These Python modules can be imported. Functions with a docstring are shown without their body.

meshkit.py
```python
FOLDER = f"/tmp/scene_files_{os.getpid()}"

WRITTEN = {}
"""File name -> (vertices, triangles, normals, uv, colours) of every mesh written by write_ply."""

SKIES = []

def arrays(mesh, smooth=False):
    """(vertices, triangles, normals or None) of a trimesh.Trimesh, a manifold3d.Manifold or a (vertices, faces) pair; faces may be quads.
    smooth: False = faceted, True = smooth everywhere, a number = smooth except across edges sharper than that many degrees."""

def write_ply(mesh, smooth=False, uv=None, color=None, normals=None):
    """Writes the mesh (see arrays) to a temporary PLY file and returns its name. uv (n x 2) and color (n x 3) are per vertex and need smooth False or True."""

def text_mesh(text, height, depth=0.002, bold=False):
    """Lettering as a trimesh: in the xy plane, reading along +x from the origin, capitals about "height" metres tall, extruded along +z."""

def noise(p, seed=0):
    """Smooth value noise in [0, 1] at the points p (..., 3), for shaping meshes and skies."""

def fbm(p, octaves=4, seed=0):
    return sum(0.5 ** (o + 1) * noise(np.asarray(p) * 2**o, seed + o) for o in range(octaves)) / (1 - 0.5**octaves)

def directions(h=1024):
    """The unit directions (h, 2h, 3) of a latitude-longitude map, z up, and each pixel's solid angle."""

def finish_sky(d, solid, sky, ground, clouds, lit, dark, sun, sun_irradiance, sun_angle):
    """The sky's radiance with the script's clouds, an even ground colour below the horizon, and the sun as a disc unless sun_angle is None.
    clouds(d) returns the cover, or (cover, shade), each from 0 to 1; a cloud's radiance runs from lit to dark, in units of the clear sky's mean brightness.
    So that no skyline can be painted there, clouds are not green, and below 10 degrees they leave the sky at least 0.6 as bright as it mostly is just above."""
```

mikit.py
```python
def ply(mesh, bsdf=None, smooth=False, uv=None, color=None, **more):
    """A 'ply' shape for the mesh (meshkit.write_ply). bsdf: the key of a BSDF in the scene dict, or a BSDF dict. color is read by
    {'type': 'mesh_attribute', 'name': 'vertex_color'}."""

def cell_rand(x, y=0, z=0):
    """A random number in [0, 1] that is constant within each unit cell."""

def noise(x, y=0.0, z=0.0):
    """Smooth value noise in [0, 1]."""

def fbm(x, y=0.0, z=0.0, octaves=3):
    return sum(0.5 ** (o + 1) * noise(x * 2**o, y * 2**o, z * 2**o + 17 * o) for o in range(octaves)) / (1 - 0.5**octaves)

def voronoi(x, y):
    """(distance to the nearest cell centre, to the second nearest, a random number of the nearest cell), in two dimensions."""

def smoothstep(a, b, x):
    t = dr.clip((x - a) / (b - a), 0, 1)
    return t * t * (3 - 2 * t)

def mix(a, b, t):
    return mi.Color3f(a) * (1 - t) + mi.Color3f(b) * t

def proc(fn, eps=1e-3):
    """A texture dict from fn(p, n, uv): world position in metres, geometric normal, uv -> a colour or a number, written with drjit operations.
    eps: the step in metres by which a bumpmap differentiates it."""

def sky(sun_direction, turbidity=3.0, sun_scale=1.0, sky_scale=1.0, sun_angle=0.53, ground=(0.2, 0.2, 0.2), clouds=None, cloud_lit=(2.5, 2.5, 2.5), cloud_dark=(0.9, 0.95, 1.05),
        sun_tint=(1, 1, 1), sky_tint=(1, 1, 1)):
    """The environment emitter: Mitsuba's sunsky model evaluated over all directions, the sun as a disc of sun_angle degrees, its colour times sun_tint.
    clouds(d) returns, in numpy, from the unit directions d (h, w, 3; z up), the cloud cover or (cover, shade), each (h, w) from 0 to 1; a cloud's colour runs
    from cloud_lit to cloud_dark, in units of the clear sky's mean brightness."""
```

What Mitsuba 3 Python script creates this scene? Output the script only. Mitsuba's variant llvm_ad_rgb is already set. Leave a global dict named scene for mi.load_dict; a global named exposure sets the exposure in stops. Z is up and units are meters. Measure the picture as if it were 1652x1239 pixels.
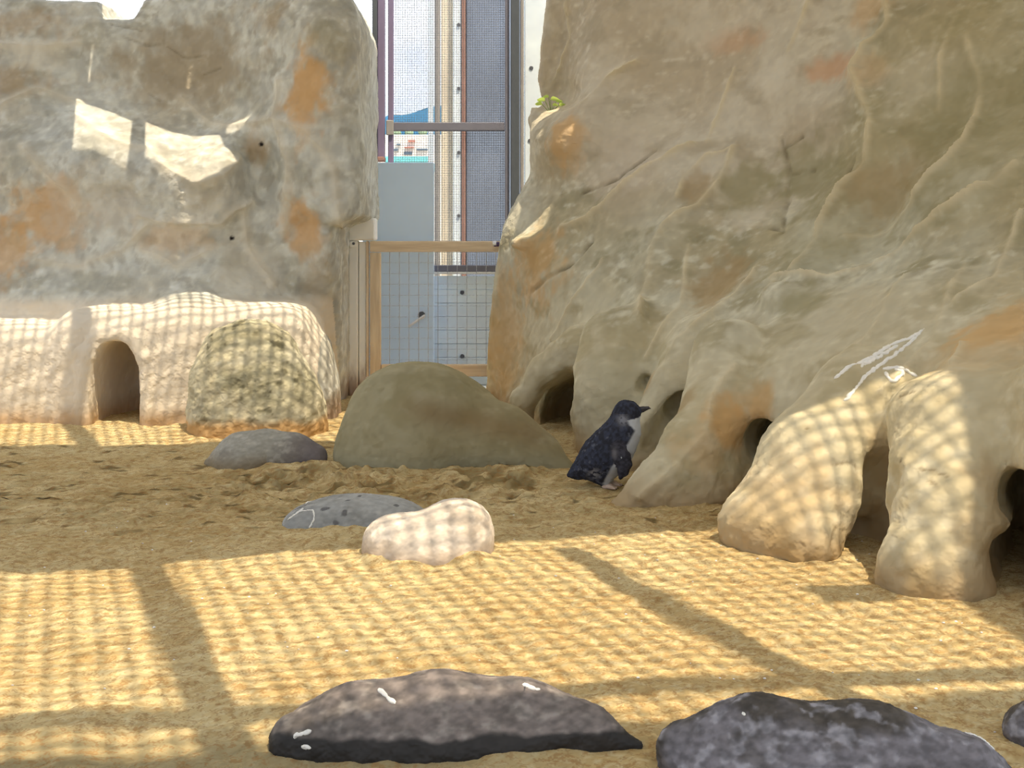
import math, random
import numpy as np, trimesh
import drjit as dr
import mitsuba as mi
import mikit, meshkit
from scipy.interpolate import RBFInterpolator
from scipy.spatial import cKDTree
from scipy.ndimage import gaussian_filter
from shapely.geometry import Polygon, box as sbox, LineString
from shapely.ops import unary_union

T = mi.ScalarTransform4f
scene, labels = {}, {}
rng = np.random.default_rng(7)

# ------------------------------------------------------------------ camera, sky, sun, exposure
F, CX, HY, EYE = 1900.0, 826.0, 400.0, 0.85          # focal length (px), principal column, horizon row, eye height (m)
scene['camera'] = {'type': 'perspective', 'fov': 2 * math.degrees(math.atan(826.0 / F)), 'fov_axis': 'x',
                   'principal_point_offset_y': (619.5 - HY) / 1239.0,
                   'to_world': T().look_at(origin=[0, 0, EYE], target=[0, 1, EYE], up=[0, 0, 1]), 'near_clip': 0.05, 'far_clip': 2000}
SUN = np.array([0.28, -0.32, 1.0])                    # towards the sun
ROOF = 3.0


def clouds(d):
    n = meshkit.fbm(d * 3.1 + 5.0, 5, 3)
    cover = np.clip((n - 0.27) / 0.2, 0, 1)
    return cover, np.clip((meshkit.fbm(d * 5 + 1, 3, 9) - 0.5) * 2, 0, 1) * 0.4


scene['sky'] = mikit.sky(SUN, turbidity=3.0, sun_scale=0.80, sky_scale=0.66, ground=(0.32, 0.30, 0.27), clouds=clouds, cloud_lit=(3.35, 3.45, 3.62), cloud_dark=(1.15, 1.22, 1.32),
                         sun_tint=(0.98, 0.98, 0.93), sky_tint=(0.95, 1.0, 1.05))
exposure = 2.38


# ------------------------------------------------------------------ helpers
def P(px, py, Y):
    """The point at depth Y seen at pixel (px, py)."""
    return np.array([(px - CX) / F * Y, Y, EYE - (py - HY) / F * Y])


def G(px, py, z=0.0):
    """The point of height z seen at pixel (px, py)."""
    Y = (EYE - z) * F / (py - HY)
    return np.array([(px - CX) / F * Y, Y, z])


def project(v):
    return np.stack([CX + v[:, 0] / v[:, 1] * F, HY - (v[:, 2] - EYE) / v[:, 1] * F], 1)


def lin(*c):
    c = np.asarray(c, float) / 255.0
    return np.where(c < 0.04045, c / 12.92, ((c + 0.055) / 1.055) ** 2.4)


def add(key, mesh, bsdf, smooth=False, color=None, **more):
    scene[key] = mikit.ply(mesh, bsdf, smooth=smooth, color=color, **more)
    return key


def tag(key, label=None, cat=None, group=None, kind=None):
    d = {}
    if label: d['label'] = label
    if cat: d['category'] = cat
    if group: d['group'] = group
    if kind: d['kind'] = kind
    labels[key] = d


def box(x0, x1, y0, y1, z0, z1, r=0.0):
    """A box with chamfered edges."""
    m = trimesh.creation.box([x1 - x0, y1 - y0, z1 - z0])
    if r > 0:
        h = np.array([x1 - x0, y1 - y0, z1 - z0]) / 2
        pts = []
        for s in np.ndindex(2, 2, 2):
            s = np.array(s) * 2 - 1
            for k in range(3):
                o = h - r
                o[k] = h[k]
                pts.append(s * o)
        m = trimesh.convex.convex_hull(np.array(pts))
    m.apply_translation([(x0 + x1) / 2, (y0 + y1) / 2, (z0 + z1) / 2])
    return m


def rod(a, b, r, n=6):
    return trimesh.creation.cylinder(r, segment=[a, b], sections=n)


def cat(ms):
    return trimesh.util.concatenate(ms)


def tubes(segs, r, n=4):
    """Many straight wires as one light mesh (no caps)."""
    segs = np.asarray(segs, float)
    a, b = segs[:, 0], segs[:, 1]
    t = (b - a) / np.linalg.norm(b - a, axis=1, keepdims=True)
    ref = np.where(np.abs(t[:, 2:]) < 0.9, [[0, 0, 1.0]], [[1.0, 0, 0]])
    u = np.cross(t, ref); u /= np.linalg.norm(u, axis=1, keepdims=True)
    w = np.cross(t, u)
    ang = np.arange(n) * 2 * np.pi / n + np.pi / 4
    ring = np.cos(ang)[None, :, None] * u[:, None] + np.sin(ang)[None, :, None] * w[:, None]
    v = np.concatenate([a[:, None] + r * ring, b[:, None] + r * ring], 1).reshape(-1, 3)
    i = np.arange(n); j = (i + 1) % n
    q = np.stack([i, j, j + n, i + n], 1)
    f = (q[None] + (np.arange(len(segs)) * 2 * n)[:, None, None]).reshape(-1, 4)
    return trimesh.Trimesh(v, np.vstack([f[:, [0, 1, 2]], f[:, [0, 2, 3]]]), process=False)


class Field:
    """A signed distance field on a grid turned by the angle a about z; united and carved with rounded shapes, then meshed by surface nets."""

    def __init__(s, lo, hi, step, a=0.0):
        s.lo, s.h, s.a = np.array(lo, float), step, a
        s.n = np.ceil((np.array(hi) - lo) / step).astype(int) + 1
        s.R = np.array([[math.cos(a), math.sin(a), 0], [-math.sin(a), math.cos(a), 0], [0, 0, 1]])   # world -> local
        s.ax = [(s.lo[k] + np.arange(s.n[k]) * step).astype(np.float32) for k in range(3)]
        s.f = np.full(s.n, 9.0, np.float32)

    def sub_box(s, lo, hi):
        i0 = np.clip(np.floor((lo - s.lo) / s.h).astype(int), 0, s.n)
        i1 = np.clip(np.ceil((hi - s.lo) / s.h).astype(int) + 1, 0, s.n)
        sl = tuple(slice(a, b) for a, b in zip(i0, i1))
        return sl, np.meshgrid(*[s.ax[k][sl[k]] for k in range(3)], indexing='ij', sparse=True)

    def _mix(s, sl, b, k, carve):
        a = s.f[sl]
        if carve:
            a, b = -a, b
        h = np.maximum(k - np.abs(a - b), 0) / k
        r = np.minimum(a, b) - h * h * k * 0.25
        s.f[sl] = -r if carve else r

    def chain(s, pts, k=0.05, carve=False, squash=None):
        """Tapered capsules along pts of (x, y, z, r). squash: (axis vector, factor) flattens the cross-section along that world axis."""
        pts = [np.array(p, float) for p in pts]
        for p, q in zip(pts[:-1], pts[1:]):
            a, b = s.R @ p[:3], s.R @ q[:3]
            m = max(p[3], q[3]) + k + 2 * s.h
            sl, (x, y, z) = s.sub_box(np.minimum(a, b) - m, np.maximum(a, b) + m)
            d = b - a
            L2 = max(d @ d, 1e-9)
            t = np.clip(((x - a[0]) * d[0] + (y - a[1]) * d[1] + (z - a[2]) * d[2]) / L2, 0, 1)
            g = np.sqrt((x - a[0] - t * d[0]) ** 2 + (y - a[1] - t * d[1]) ** 2 + (z - a[2] - t * d[2]) ** 2) - (p[3] + (q[3] - p[3]) * t)
            s._mix(sl, g.astype(np.float32), k, carve)

    def ell(s, c, r, k=0.05, carve=False, rot=None, p=2.0):
        """A (super-)ellipsoid; rot: 3 x 3 world rotation whose rows are its axes."""
        c, r = np.array(c, float), np.array(r, float)
        M = (np.eye(3) if rot is None else np.array(rot)) @ s.R.T
        cl = s.R @ c
        m = r.max() * 1.05 + k + 2 * s.h
        sl, (x, y, z) = s.sub_box(cl - m, cl + m)
        q = [(M[i, 0] * (x - cl[0]) + M[i, 1] * (y - cl[1]) + M[i, 2] * (z - cl[2])) / r[i] for i in range(3)]
        if p == 2:
            k0 = np.sqrt(q[0] ** 2 + q[1] ** 2 + q[2] ** 2)
        else:
            k0 = (np.abs(q[0]) ** p + np.abs(q[1]) ** p + np.abs(q[2]) ** p) ** (1 / p)
        k1 = np.sqrt((q[0] / r[0]) ** 2 + (q[1] / r[1]) ** 2 + (q[2] / r[2]) ** 2) + 1e-6
        kk = np.sqrt(q[0] ** 2 + q[1] ** 2 + q[2] ** 2)
        g = (k0 - 1) * np.maximum(kk, 1e-3) / k1
        s._mix(sl, g.astype(np.float32), k, carve)

    def mesh(s, closed=False):
        f = s.f
        if closed:
            f = f.copy()
            for k in range(3):
                i = [slice(None)] * 3
                i[k] = 0; f[tuple(i)] = np.maximum(f[tuple(i)], 1e-3)
                i[k] = -1; f[tuple(i)] = np.maximum(f[tuple(i)], 1e-3)
        g = f < 0
        cnt = np.zeros(np.array(f.shape) - 1, np.int8)
        for o in np.ndindex(2, 2, 2):
            cnt += g[tuple(slice(a, a + n - 1) for a, n in zip(o, f.shape))]
        act = np.argwhere((cnt > 0) & (cnt < 8))
        idx = np.full(cnt.shape, -1, np.int32)
        idx[tuple(act.T)] = np.arange(len(act))
        corner = np.array(list(np.ndindex(2, 2, 2)))
        val = np.stack([f[tuple((act + c).T)] for c in corner], 1)
        acc, num = np.zeros((len(act), 3)), np.zeros(len(act))
        for i in range(8):
            for j in range(i + 1, 8):
                if np.abs(corner[i] - corner[j]).sum() == 1:
                    a, b = val[:, i], val[:, j]
                    on = (a < 0) != (b < 0)
                    t = np.where(on, a / np.where(on, a - b, 1), 0)
                    acc += np.where(on[:, None], corner[i] + t[:, None] * (corner[j] - corner[i]), 0)
                    num += on
        v = (act + acc / num[:, None]) * s.h + s.lo
        v = v @ s.R
        faces = []
        for k in range(3):
            a, b = [i for i in range(3) if i != k]
            lo = [slice(None)] * 3; hi = [slice(None)] * 3
            lo[k] = slice(0, -1); hi[k] = slice(1, None)
            e = np.argwhere(g[tuple(lo)] != g[tuple(hi)])
            e = e[(e[:, a] > 0) & (e[:, b] > 0) & (e[:, a] < f.shape[a] - 1) & (e[:, b] < f.shape[b] - 1)]
            def at(da, db):
                c = e.copy(); c[:, a] -= da; c[:, b] -= db
                return idx[tuple(c.T)]
            q = np.stack([at(1, 1), at(0, 1), at(0, 0), at(1, 0)], 1)
            inside = g[tuple(e.T)]
            flip = inside if k != 1 else ~inside
            q = np.where(flip[:, None], q, q[:, ::-1])
            faces.append(q)
        q = np.vstack(faces)
        q = q[(q >= 0).all(1)]
        return v, np.vstack([q[:, [0, 1, 2]], q[:, [0, 2, 3]]])


def smax(a, b, k):
    h = np.maximum(k - np.abs(a - b), 0) / k
    return np.maximum(a, b) + h * h * k * 0.25


def subdivide(v, f):
    v, f = trimesh.remesh.subdivide(v, f)
    return np.asarray(v), np.asarray(f)


def keep_faces(v, f, mask):
    f = f[mask]
    used = np.unique(f)
    new = np.full(len(v), -1); new[used] = np.arange(len(used))
    return v[used], new[f]


def vnormals(v, f):
    n = np.zeros_like(v)
    fn = np.cross(v[f[:, 1]] - v[f[:, 0]], v[f[:, 2]] - v[f[:, 0]])
    for k in range(3):
        np.add.at(n, f[:, k], fn)
    return n / (np.linalg.norm(n, axis=1, keepdims=True) + 1e-12)


class Finder:
    """Finds the nearest surface point seen at a pixel, to place marks and ridges as 3-D points."""

    def __init__(s, v):
        s.v = v[v[:, 1] > 0.5]
        s.t = cKDTree(project(s.v))

    def __call__(s, px, py, rad=9):
        d, i = s.t.query([px, py], k=10)
        ok = (s.v[i, 1] < s.v[i, 1].min() + 0.12) & (d < d[0] + 6)
        if not ok.any():
            ok[:] = True
        i = i[ok][:4]
        return s.v[i].mean(0) if len(i) < 4 else np.average(s.v[i], axis=0, weights=1 / (0.5 + d[ok][:4]))

    def line(s, pts, step=4.0):
        pts = np.array(pts, float)
        out = []
        for a, b in zip(pts[:-1], pts[1:]):
            n = max(2, int(np.linalg.norm(b - a) / step))
            out += [s(*(a + (b - a) * t)) for t in np.linspace(0, 1, n, endpoint=False)]
        out.append(s(*pts[-1]))
        out = np.array(out)
        if len(out) > 4:                                        # no jumps in depth
            for k in range(3):
                e = np.pad(out[:, k], 2, mode='edge')
                out[:, k] = np.median(np.stack([e[i:i + len(out)] for i in range(5)]), 0)
        return out


def near(lines, v, reach):
    """Distance of every vertex from the nearest point of the polylines (3-D), up to reach."""
    pts = []
    for l in lines:
        for a, b in zip(l[:-1], l[1:]):
            n = max(1, int(np.linalg.norm(b - a) / 0.006))
            if n < 40:
                pts += [a + (b - a) * t for t in np.arange(n) / n]
    d, _ = cKDTree(np.array(pts)).query(v, distance_upper_bound=reach)
    return np.where(np.isfinite(d), d, reach)


def lerp(a, b, t):
    t = np.asarray(t)[:, None] if np.ndim(t) else t
    return a + (b - a) * t


def sstep(a, b, x):
    t = np.clip((x - a) / (b - a), 0, 1)
    return t * t * (3 - 2 * t)


# ------------------------------------------------------------------ materials
def noise_bump(s1, a1, s2, a2):
    return lambda p, n, uv: a1 * mikit.fbm(p.x * s1, p.y * s1, p.z * s1, 3) + a2 * mikit.noise(p.x * s2, p.y * s2, p.z * s2)


def rough(color, r=0.9, spec=0.25, **k):
    c = color if isinstance(color, dict) else {'type': 'rgb', 'value': [float(x) for x in color]}
    return {'type': 'principled', 'base_color': c, 'roughness': r, 'specular': spec, **k}


def bumped(inner, fn, eps=1e-3, scale=1.0):
    return {'type': 'twosided', 'b': {'type': 'bumpmap', 'arbitrary': mikit.proc(fn, eps), 'scale': scale, 'b': inner}}


VC = {'type': 'mesh_attribute', 'name': 'vertex_color'}
scene['m_rock'] = bumped(rough(VC, 0.88, 0.2), noise_bump(28.0, 0.010, 160.0, 0.0012), 2e-3)
def grain(p, n, uv):
    a = mikit.fbm(p.x * 75, p.y * 75, p.z * 75, 3)
    b = mikit.noise(p.x * 310, p.y * 310, 3.0)
    return 0.55 * mikit.smoothstep(0.47, 0.68, 0.7 * a + 0.3 * b)


scene['m_sand'] = bumped({'type': 'blendbsdf', 'weight': mikit.proc(grain), 'a': rough(VC, 0.95, 0.15), 'b': rough(lin(140, 104, 60), 0.95, 0.1)}, noise_bump(60.0, 0.008, 230.0, 0.0026), 1.5e-3)
scene['m_stone'] = bumped(rough(VC, 0.62, 0.4), noise_bump(40.0, 0.004, 220.0, 0.0010), 1.5e-3)
scene['m_plume'] = bumped(rough(VC, 0.75, 0.3), noise_bump(170.0, 0.004, 500.0, 0.0008), 8e-4)
scene['m_dropping'] = {'type': 'twosided', 'b': rough(lin(225, 225, 220), 0.8)}


def plain(name, col, r=0.6, spec=0.4, amp=0.08, s=18.0, stretch=(1, 1, 1), **k):
    """A painted or bare material with faint uneven tone."""
    c = [float(x) for x in col]
    def fn(p, n, uv):
        t = mikit.fbm(p.x * s * stretch[0], p.y * s * stretch[1], p.z * s * stretch[2], 3)
        return mikit.mix([x * (1 - amp) for x in c], [min(1.0, x * (1 + amp)) for x in c], t)
    scene[name] = {'type': 'twosided', 'b': rough(mikit.proc(fn), r, spec, **k)}


plain('m_frame', lin(112, 112, 124), 0.45, 0.5, 0.06)
plain('m_frame_dark', lin(78, 84, 90), 0.45, 0.5, 0.06)
plain('m_mullion', lin(122, 112, 140), 0.45, 0.5, 0.06)
plain('m_wire', lin(176, 180, 186), 0.45, 0.5, 0.05)
plain('m_screen', lin(95, 95, 100), 0.5, 0.4, 0.05)
plain('m_door', lin(206, 228, 252), 0.5, 0.4, 0.03, 6.0)
plain('m_white', lin(236, 236, 230), 0.6, 0.4, 0.08, 9.0)
plain('m_concrete', lin(226, 238, 250), 0.85, 0.2, 0.12, 7.0)
plain('m_bluewall', lin(124, 136, 156), 0.8, 0.2, 0.28, 8.0, (1, 1, 0.25))
plain('m_pole', lin(150, 148, 146), 0.6, 0.4, 0.08)
plain('m_rust', lin(152, 118, 108), 0.8, 0.2, 0.2)
plain('m_plug', lin(92, 96, 104), 0.8, 0.2, 0.1)
plain('m_steel', lin(225, 225, 225), 0.3, 0.5, 0.03, metallic=0.3)
plain('m_purple', lin(70, 50, 90), 0.4, 0.5, 0.05)
plain('m_board', lin(226, 216, 196), 0.75, 0.3, 0.2, 20.0, (1, 1, 0.1))
plain('m_roof', lin(225, 224, 220), 0.8, 0.2, 0.1, 3.0)
plain('m_net', lin(120, 120, 118), 0.6, 0.3, 0.05)
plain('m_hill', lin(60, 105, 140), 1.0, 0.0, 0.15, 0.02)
plain('m_house', lin(235, 235, 232), 0.9, 0.1, 0.03, 0.5)
plain('m_pane', lin(110, 130, 150), 0.2, 0.5, 0.1, 1.0)
plain('m_tint', lin(120, 205, 215), 0.6, 0.3, 0.05, 1.0)
plain('m_sheet', lin(215, 228, 240), 0.4, 0.4, 0.05, 4.0)
plain('m_rail', lin(205, 150, 140), 0.7, 0.3, 0.05, 1.0)
plain('m_far_tree', lin(150, 175, 150), 0.9, 0.1, 0.3, 0.6)
plain('m_outdoor', lin(170, 165, 155), 0.95, 0.1, 0.1, 1.0)


def wood(p, n, uv):
    g = mikit.fbm(p.x * 60, p.y * 60, p.z * 6, 3)
    return mikit.mix([0.52, 0.40, 0.265], [0.82, 0.69, 0.50], g)


def wood_h(p, n, uv):
    g = mikit.fbm(p.x * 6, p.y * 60, p.z * 60, 3)
    return mikit.mix([0.52, 0.40, 0.265], [0.82, 0.69, 0.50], g)


scene['m_wood'] = {'type': 'twosided', 'b': rough(mikit.proc(wood), 0.7)}
scene['m_wood_h'] = {'type': 'twosided', 'b': rough(mikit.proc(wood_h), 0.7)}
scene['m_leaf'] = {'type': 'principledthin', 'base_color': {'type': 'rgb', 'value': lin(196, 220, 120).tolist()}, 'roughness': 0.5, 'diff_trans': 0.8}


# ------------------------------------------------------------------ roof with its openings and netting (it shades the pen)
def roof_at(p, t=ROOF):
    """Where the sun ray that reaches the point p crosses the roof."""
    p = np.asarray(p, float)
    q = p + SUN * (t - p[2])
    return q[:2]


ridge_dir = np.array([-0.36, 0.93]); ridge_dir /= np.linalg.norm(ridge_dir)     # beams running away from the visitors
cross_dir = np.array([0.98, 0.185]); cross_dir /= np.linalg.norm(cross_dir)
XL, XR, YF, YB = -3.4, 3.3, 0.35, 6.61
roof = sbox(XL, YF, XR, YB).difference(sbox(1.15, 6.0, XR + 1, YB + 1)).difference(sbox(XL - 1, 6.25, -0.5, YB + 1))
# front netted opening
g = [roof_at(G(0, 921)), roof_at(G(1140, 856)), roof_at(G(1600, 985)), roof_at(G(1652, 1110)), roof_at(G(0, 1225)), roof_at(G(1330, 1146)), roof_at(G(700, 1197))]
dirb = g[1] - g[0]
far_r = g[1] + dirb * 0.24
left_b, left_f = g[0] - dirb * 0.9, g[4] - (g[3] - g[4]) * 0.9
right_f = g[3] + (g[3] - g[4]) * 0.02
open1 = Polygon([left_b, far_r, far_r + [0.02, -0.35], right_f + [0.1, 0.02], right_f, g[5], g[6], left_f])
# back netted opening
b = [roof_at(G(0, 724)), roof_at(G(545, 712)), roof_at(P(500, 480, 5.95)), roof_at(P(0, 500, 5.88))]
open2 = Polygon([b[0] - [1.2, 0.0], b[1], [b[1][0] + 0.0, b[2][1]], b[2], b[3], b[3] - [1.2, 0.05]])
# narrow gaps at the back edge of the roof
gaps = []


def gap(pts):
    gaps.append(Polygon([roof_at(P(*p)) for p in pts]).buffer(0))


gap([(123, 160, 6.26), (124, 196, 5.97), (210, 246, 5.93), (216, 190, 6.24)])
gap([(233, 208, 6.26), (235, 246, 5.98), (262, 278, 5.94), (312, 300, 5.90), (350, 290, 5.95), (386, 256, 6.02), (358, 258, 6.14), (352, 236, 6.22), (300, 230, 6.24)])
gap([(366, 200, 6.22), (368, 206, 6.18), (395, 206, 6.18), (408, 199, 6.22)])
gap([(306, 100, 6.36), (303, 140, 6.36), (309, 141, 6.36), (313, 98, 6.36)])
gap([(150, 60, 6.34), (140, 148, 6.34), (144, 150, 6.34), (154, 62, 6.34)])
gap([(160, 10, 6.62), (166, 34, 6.40), (211, 34, 6.40), (220, 10, 6.62)])
gap([(362, 42, 6.36), (366, 52, 6.36), (396, 46, 6.36), (398, 38, 6.36)])
gap([(404, 32, 6.36), (410, 40, 6.36), (432, 32, 6.36), (432, 28, 6.36)])
gap([(862, 176, 6.38), (862, 182, 6.29), (900, 182, 6.29), (908, 176, 6.38)])
gap([(826, 356, 6.14), (824, 374, 6.02), (880, 374, 6.02), (886, 352, 6.14)])
open3 = sbox(0.02, 5.02, 0.60, 5.71)
for hole in (open1, open2, open3, *gaps):
    roof = roof.difference(hole)


def extr(poly, z0, z1):
    ps = poly.geoms if hasattr(poly, 'geoms') else [poly]
    ms = []
    for q in ps:
        m = trimesh.creation.extrude_polygon(q, z1 - z0, engine='earcut')
        m.apply_translation([0, 0, z0])
        ms.append(m)
    return cat(ms)


def clip_lines(poly, direction, pitch, z, margin=0.02):
    d, n = direction, np.array([-direction[1], direction[0]])
    segs = []
    q = poly.buffer(margin)
    c = np.array(q.centroid.coords[0])
    for i in range(-140, 141):
        o = c + n * (i * pitch)
        inter = LineString([o - d * 12, o + d * 12]).intersection(q)
        for s in (inter.geoms if hasattr(inter, 'geoms') else [inter]):
            if s.length > 0.02:
                (ax, ay), (bx, by) = s.coords[0], s.coords[-1]
                segs.append([[ax, ay, z], [bx, by, z]])
    return segs


def build_roof():
    r = roof
    for hole in gaps:
        r = r.difference(hole)
    add('ceiling', extr(r, ROOF, ROOF + 0.04), 'm_roof')
    tag('ceiling', kind='structure')
    for i, op in enumerate((open1, open2)):
        segs = clip_lines(op, ridge_dir, 0.053, ROOF - 0.006) + clip_lines(op, cross_dir, 0.053, ROOF + 0.006)
        add('ceiling__netting' + (f'_{i:03d}' if i else ''), tubes(segs, 0.0066, 6), 'm_net', smooth=True)
        tag('ceiling__netting' + (f'_{i:03d}' if i else ''), kind='stuff')
    # beams: along the shadows seen on the sand
    k = 0
    for (a, b2, wd, ext0, ext1) in ((G(232, 910), G(338, 1150), 0.085, 0.3, 0.5), (G(905, 885), G(1290, 1095), 0.075, 0.0, 0.4), (G(0, 1163), G(1652, 1074), 0.05, 0.8, 0.3),
                                    (G(160, 735), G(118, 692), 0.085, 0.2, 0.58)):
        p, q = roof_at(a), roof_at(b2)
        d = (q - p) / np.linalg.norm(q - p)
        s = LineString([p - d * ext0, q + d * ext1]).buffer(wd / 2, cap_style=2)
        add(f'ceiling__beam' + (f'_{k:03d}' if k else ''), extr(s, ROOF - 0.10, ROOF - 0.012), 'm_frame')
        k += 1
    # a small fixing plate hanging under the net
    pl = Polygon([roof_at(G(*p)) for p in ((1290, 943), (1425, 938), (1450, 962), (1320, 967))])
    add('ceiling__fixing_plate', extr(pl, ROOF - 0.02, ROOF - 0.008), 'm_frame')
    for j, (x, y) in enumerate(((-3.3, 0.5), (3.2, 0.5), (3.2, 5.9), (-3.3, 6.15))):
        add('ceiling__post' + (f'_{j:03d}' if j else ''), box(x - 0.06, x + 0.06, y - 0.06, y + 0.06, -0.05, ROOF, 0.01), 'm_frame')


# ------------------------------------------------------------------ rock colours
def rock_tone(v, n, sm=1.0):
    """Mottled trowelled cement: tan, grey and pale tones."""
    a = meshkit.fbm(v * [2.2, 2.2, 2.2], 4, 1)
    b2 = meshkit.fbm(v * [7.0, 7.0, 9.0], 4, 5)
    c2 = meshkit.fbm(v * [26.0, 26.0, 30.0], 3, 8)
    col = lerp(lin(176, 160, 130), lin(196, 186, 164), sstep(0.35, 0.65, a))
    col = lerp(col, lin(150, 138, 108), 0.75 * sstep(0.50, 0.68, b2))
    col = lerp(col, lin(216, 206, 186), 0.55 * sstep(0.55, 0.72, 0.6 * c2 + 0.4 * meshkit.fbm(v * 5.0 + 9, 3, 2)))
    w = v + 0.10 * (np.stack([meshkit.fbm(v * 6 + k * 11, 2, 31 + k) for k in range(3)], 1) - 0.5)
    smear = meshkit.fbm(w * [24, 24, 11], 4, 37)
    scr = meshkit.fbm(w * [70, 70, 40], 2, 38)
    col = col * (1.0 + sm * (0.40 * sstep(0.30, 0.70, smear) - 0.20))[:, None]
    col = lerp(col, lin(222, 214, 198), 0.40 * sm * sstep(0.60, 0.72, 0.7 * smear + 0.3 * scr))
    col = lerp(col, lin(128, 110, 76), 0.45 * sm * sstep(0.60, 0.70, meshkit.fbm(w * [16, 16, 9] + 5, 4, 39)))
    col = col * (0.90 + 0.2 * c2)[:, None] * [0.92, 0.99, 1.02]
    return col


def patches(v, col, find, items, seed=0):
    """items: (px, py, rx, rz in metres, colour, strength): stains with noisy rims around surface points."""
    wob = 1.3 * (meshkit.fbm(v * 7.0, 4, 20 + seed) - 0.5) + 0.9 * (meshkit.fbm(v * [30, 30, 14], 3, 25 + seed) - 0.5)
    for px, py, rx, rz, c, s in items:
        c0 = find(px, py)
        d = v - c0
        q = np.sqrt((np.hypot(d[:, 0], d[:, 1]) / rx) ** 2 + (d[:, 2] / rz) ** 2)
        w = s * (1 - sstep(0.35, 1.25, q + wob * 1.1))
        col = lerp(col, np.asarray(c), w)
    return col


ORANGE, RUST, BROWN, OLIVE, PALE, MOSS, DIRT = (lin(198, 156, 100), lin(196, 144, 104), lin(160, 134, 94), lin(146, 138, 104), lin(214, 206, 188), lin(112, 112, 78), lin(120, 92, 56))


def in_view(v, f, lo=-160, hi=1812, top=-140):
    p = project(v[f].mean(1))
    return (p[:, 0] > lo) & (p[:, 0] < hi) & (p[:, 1] > top)


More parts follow.
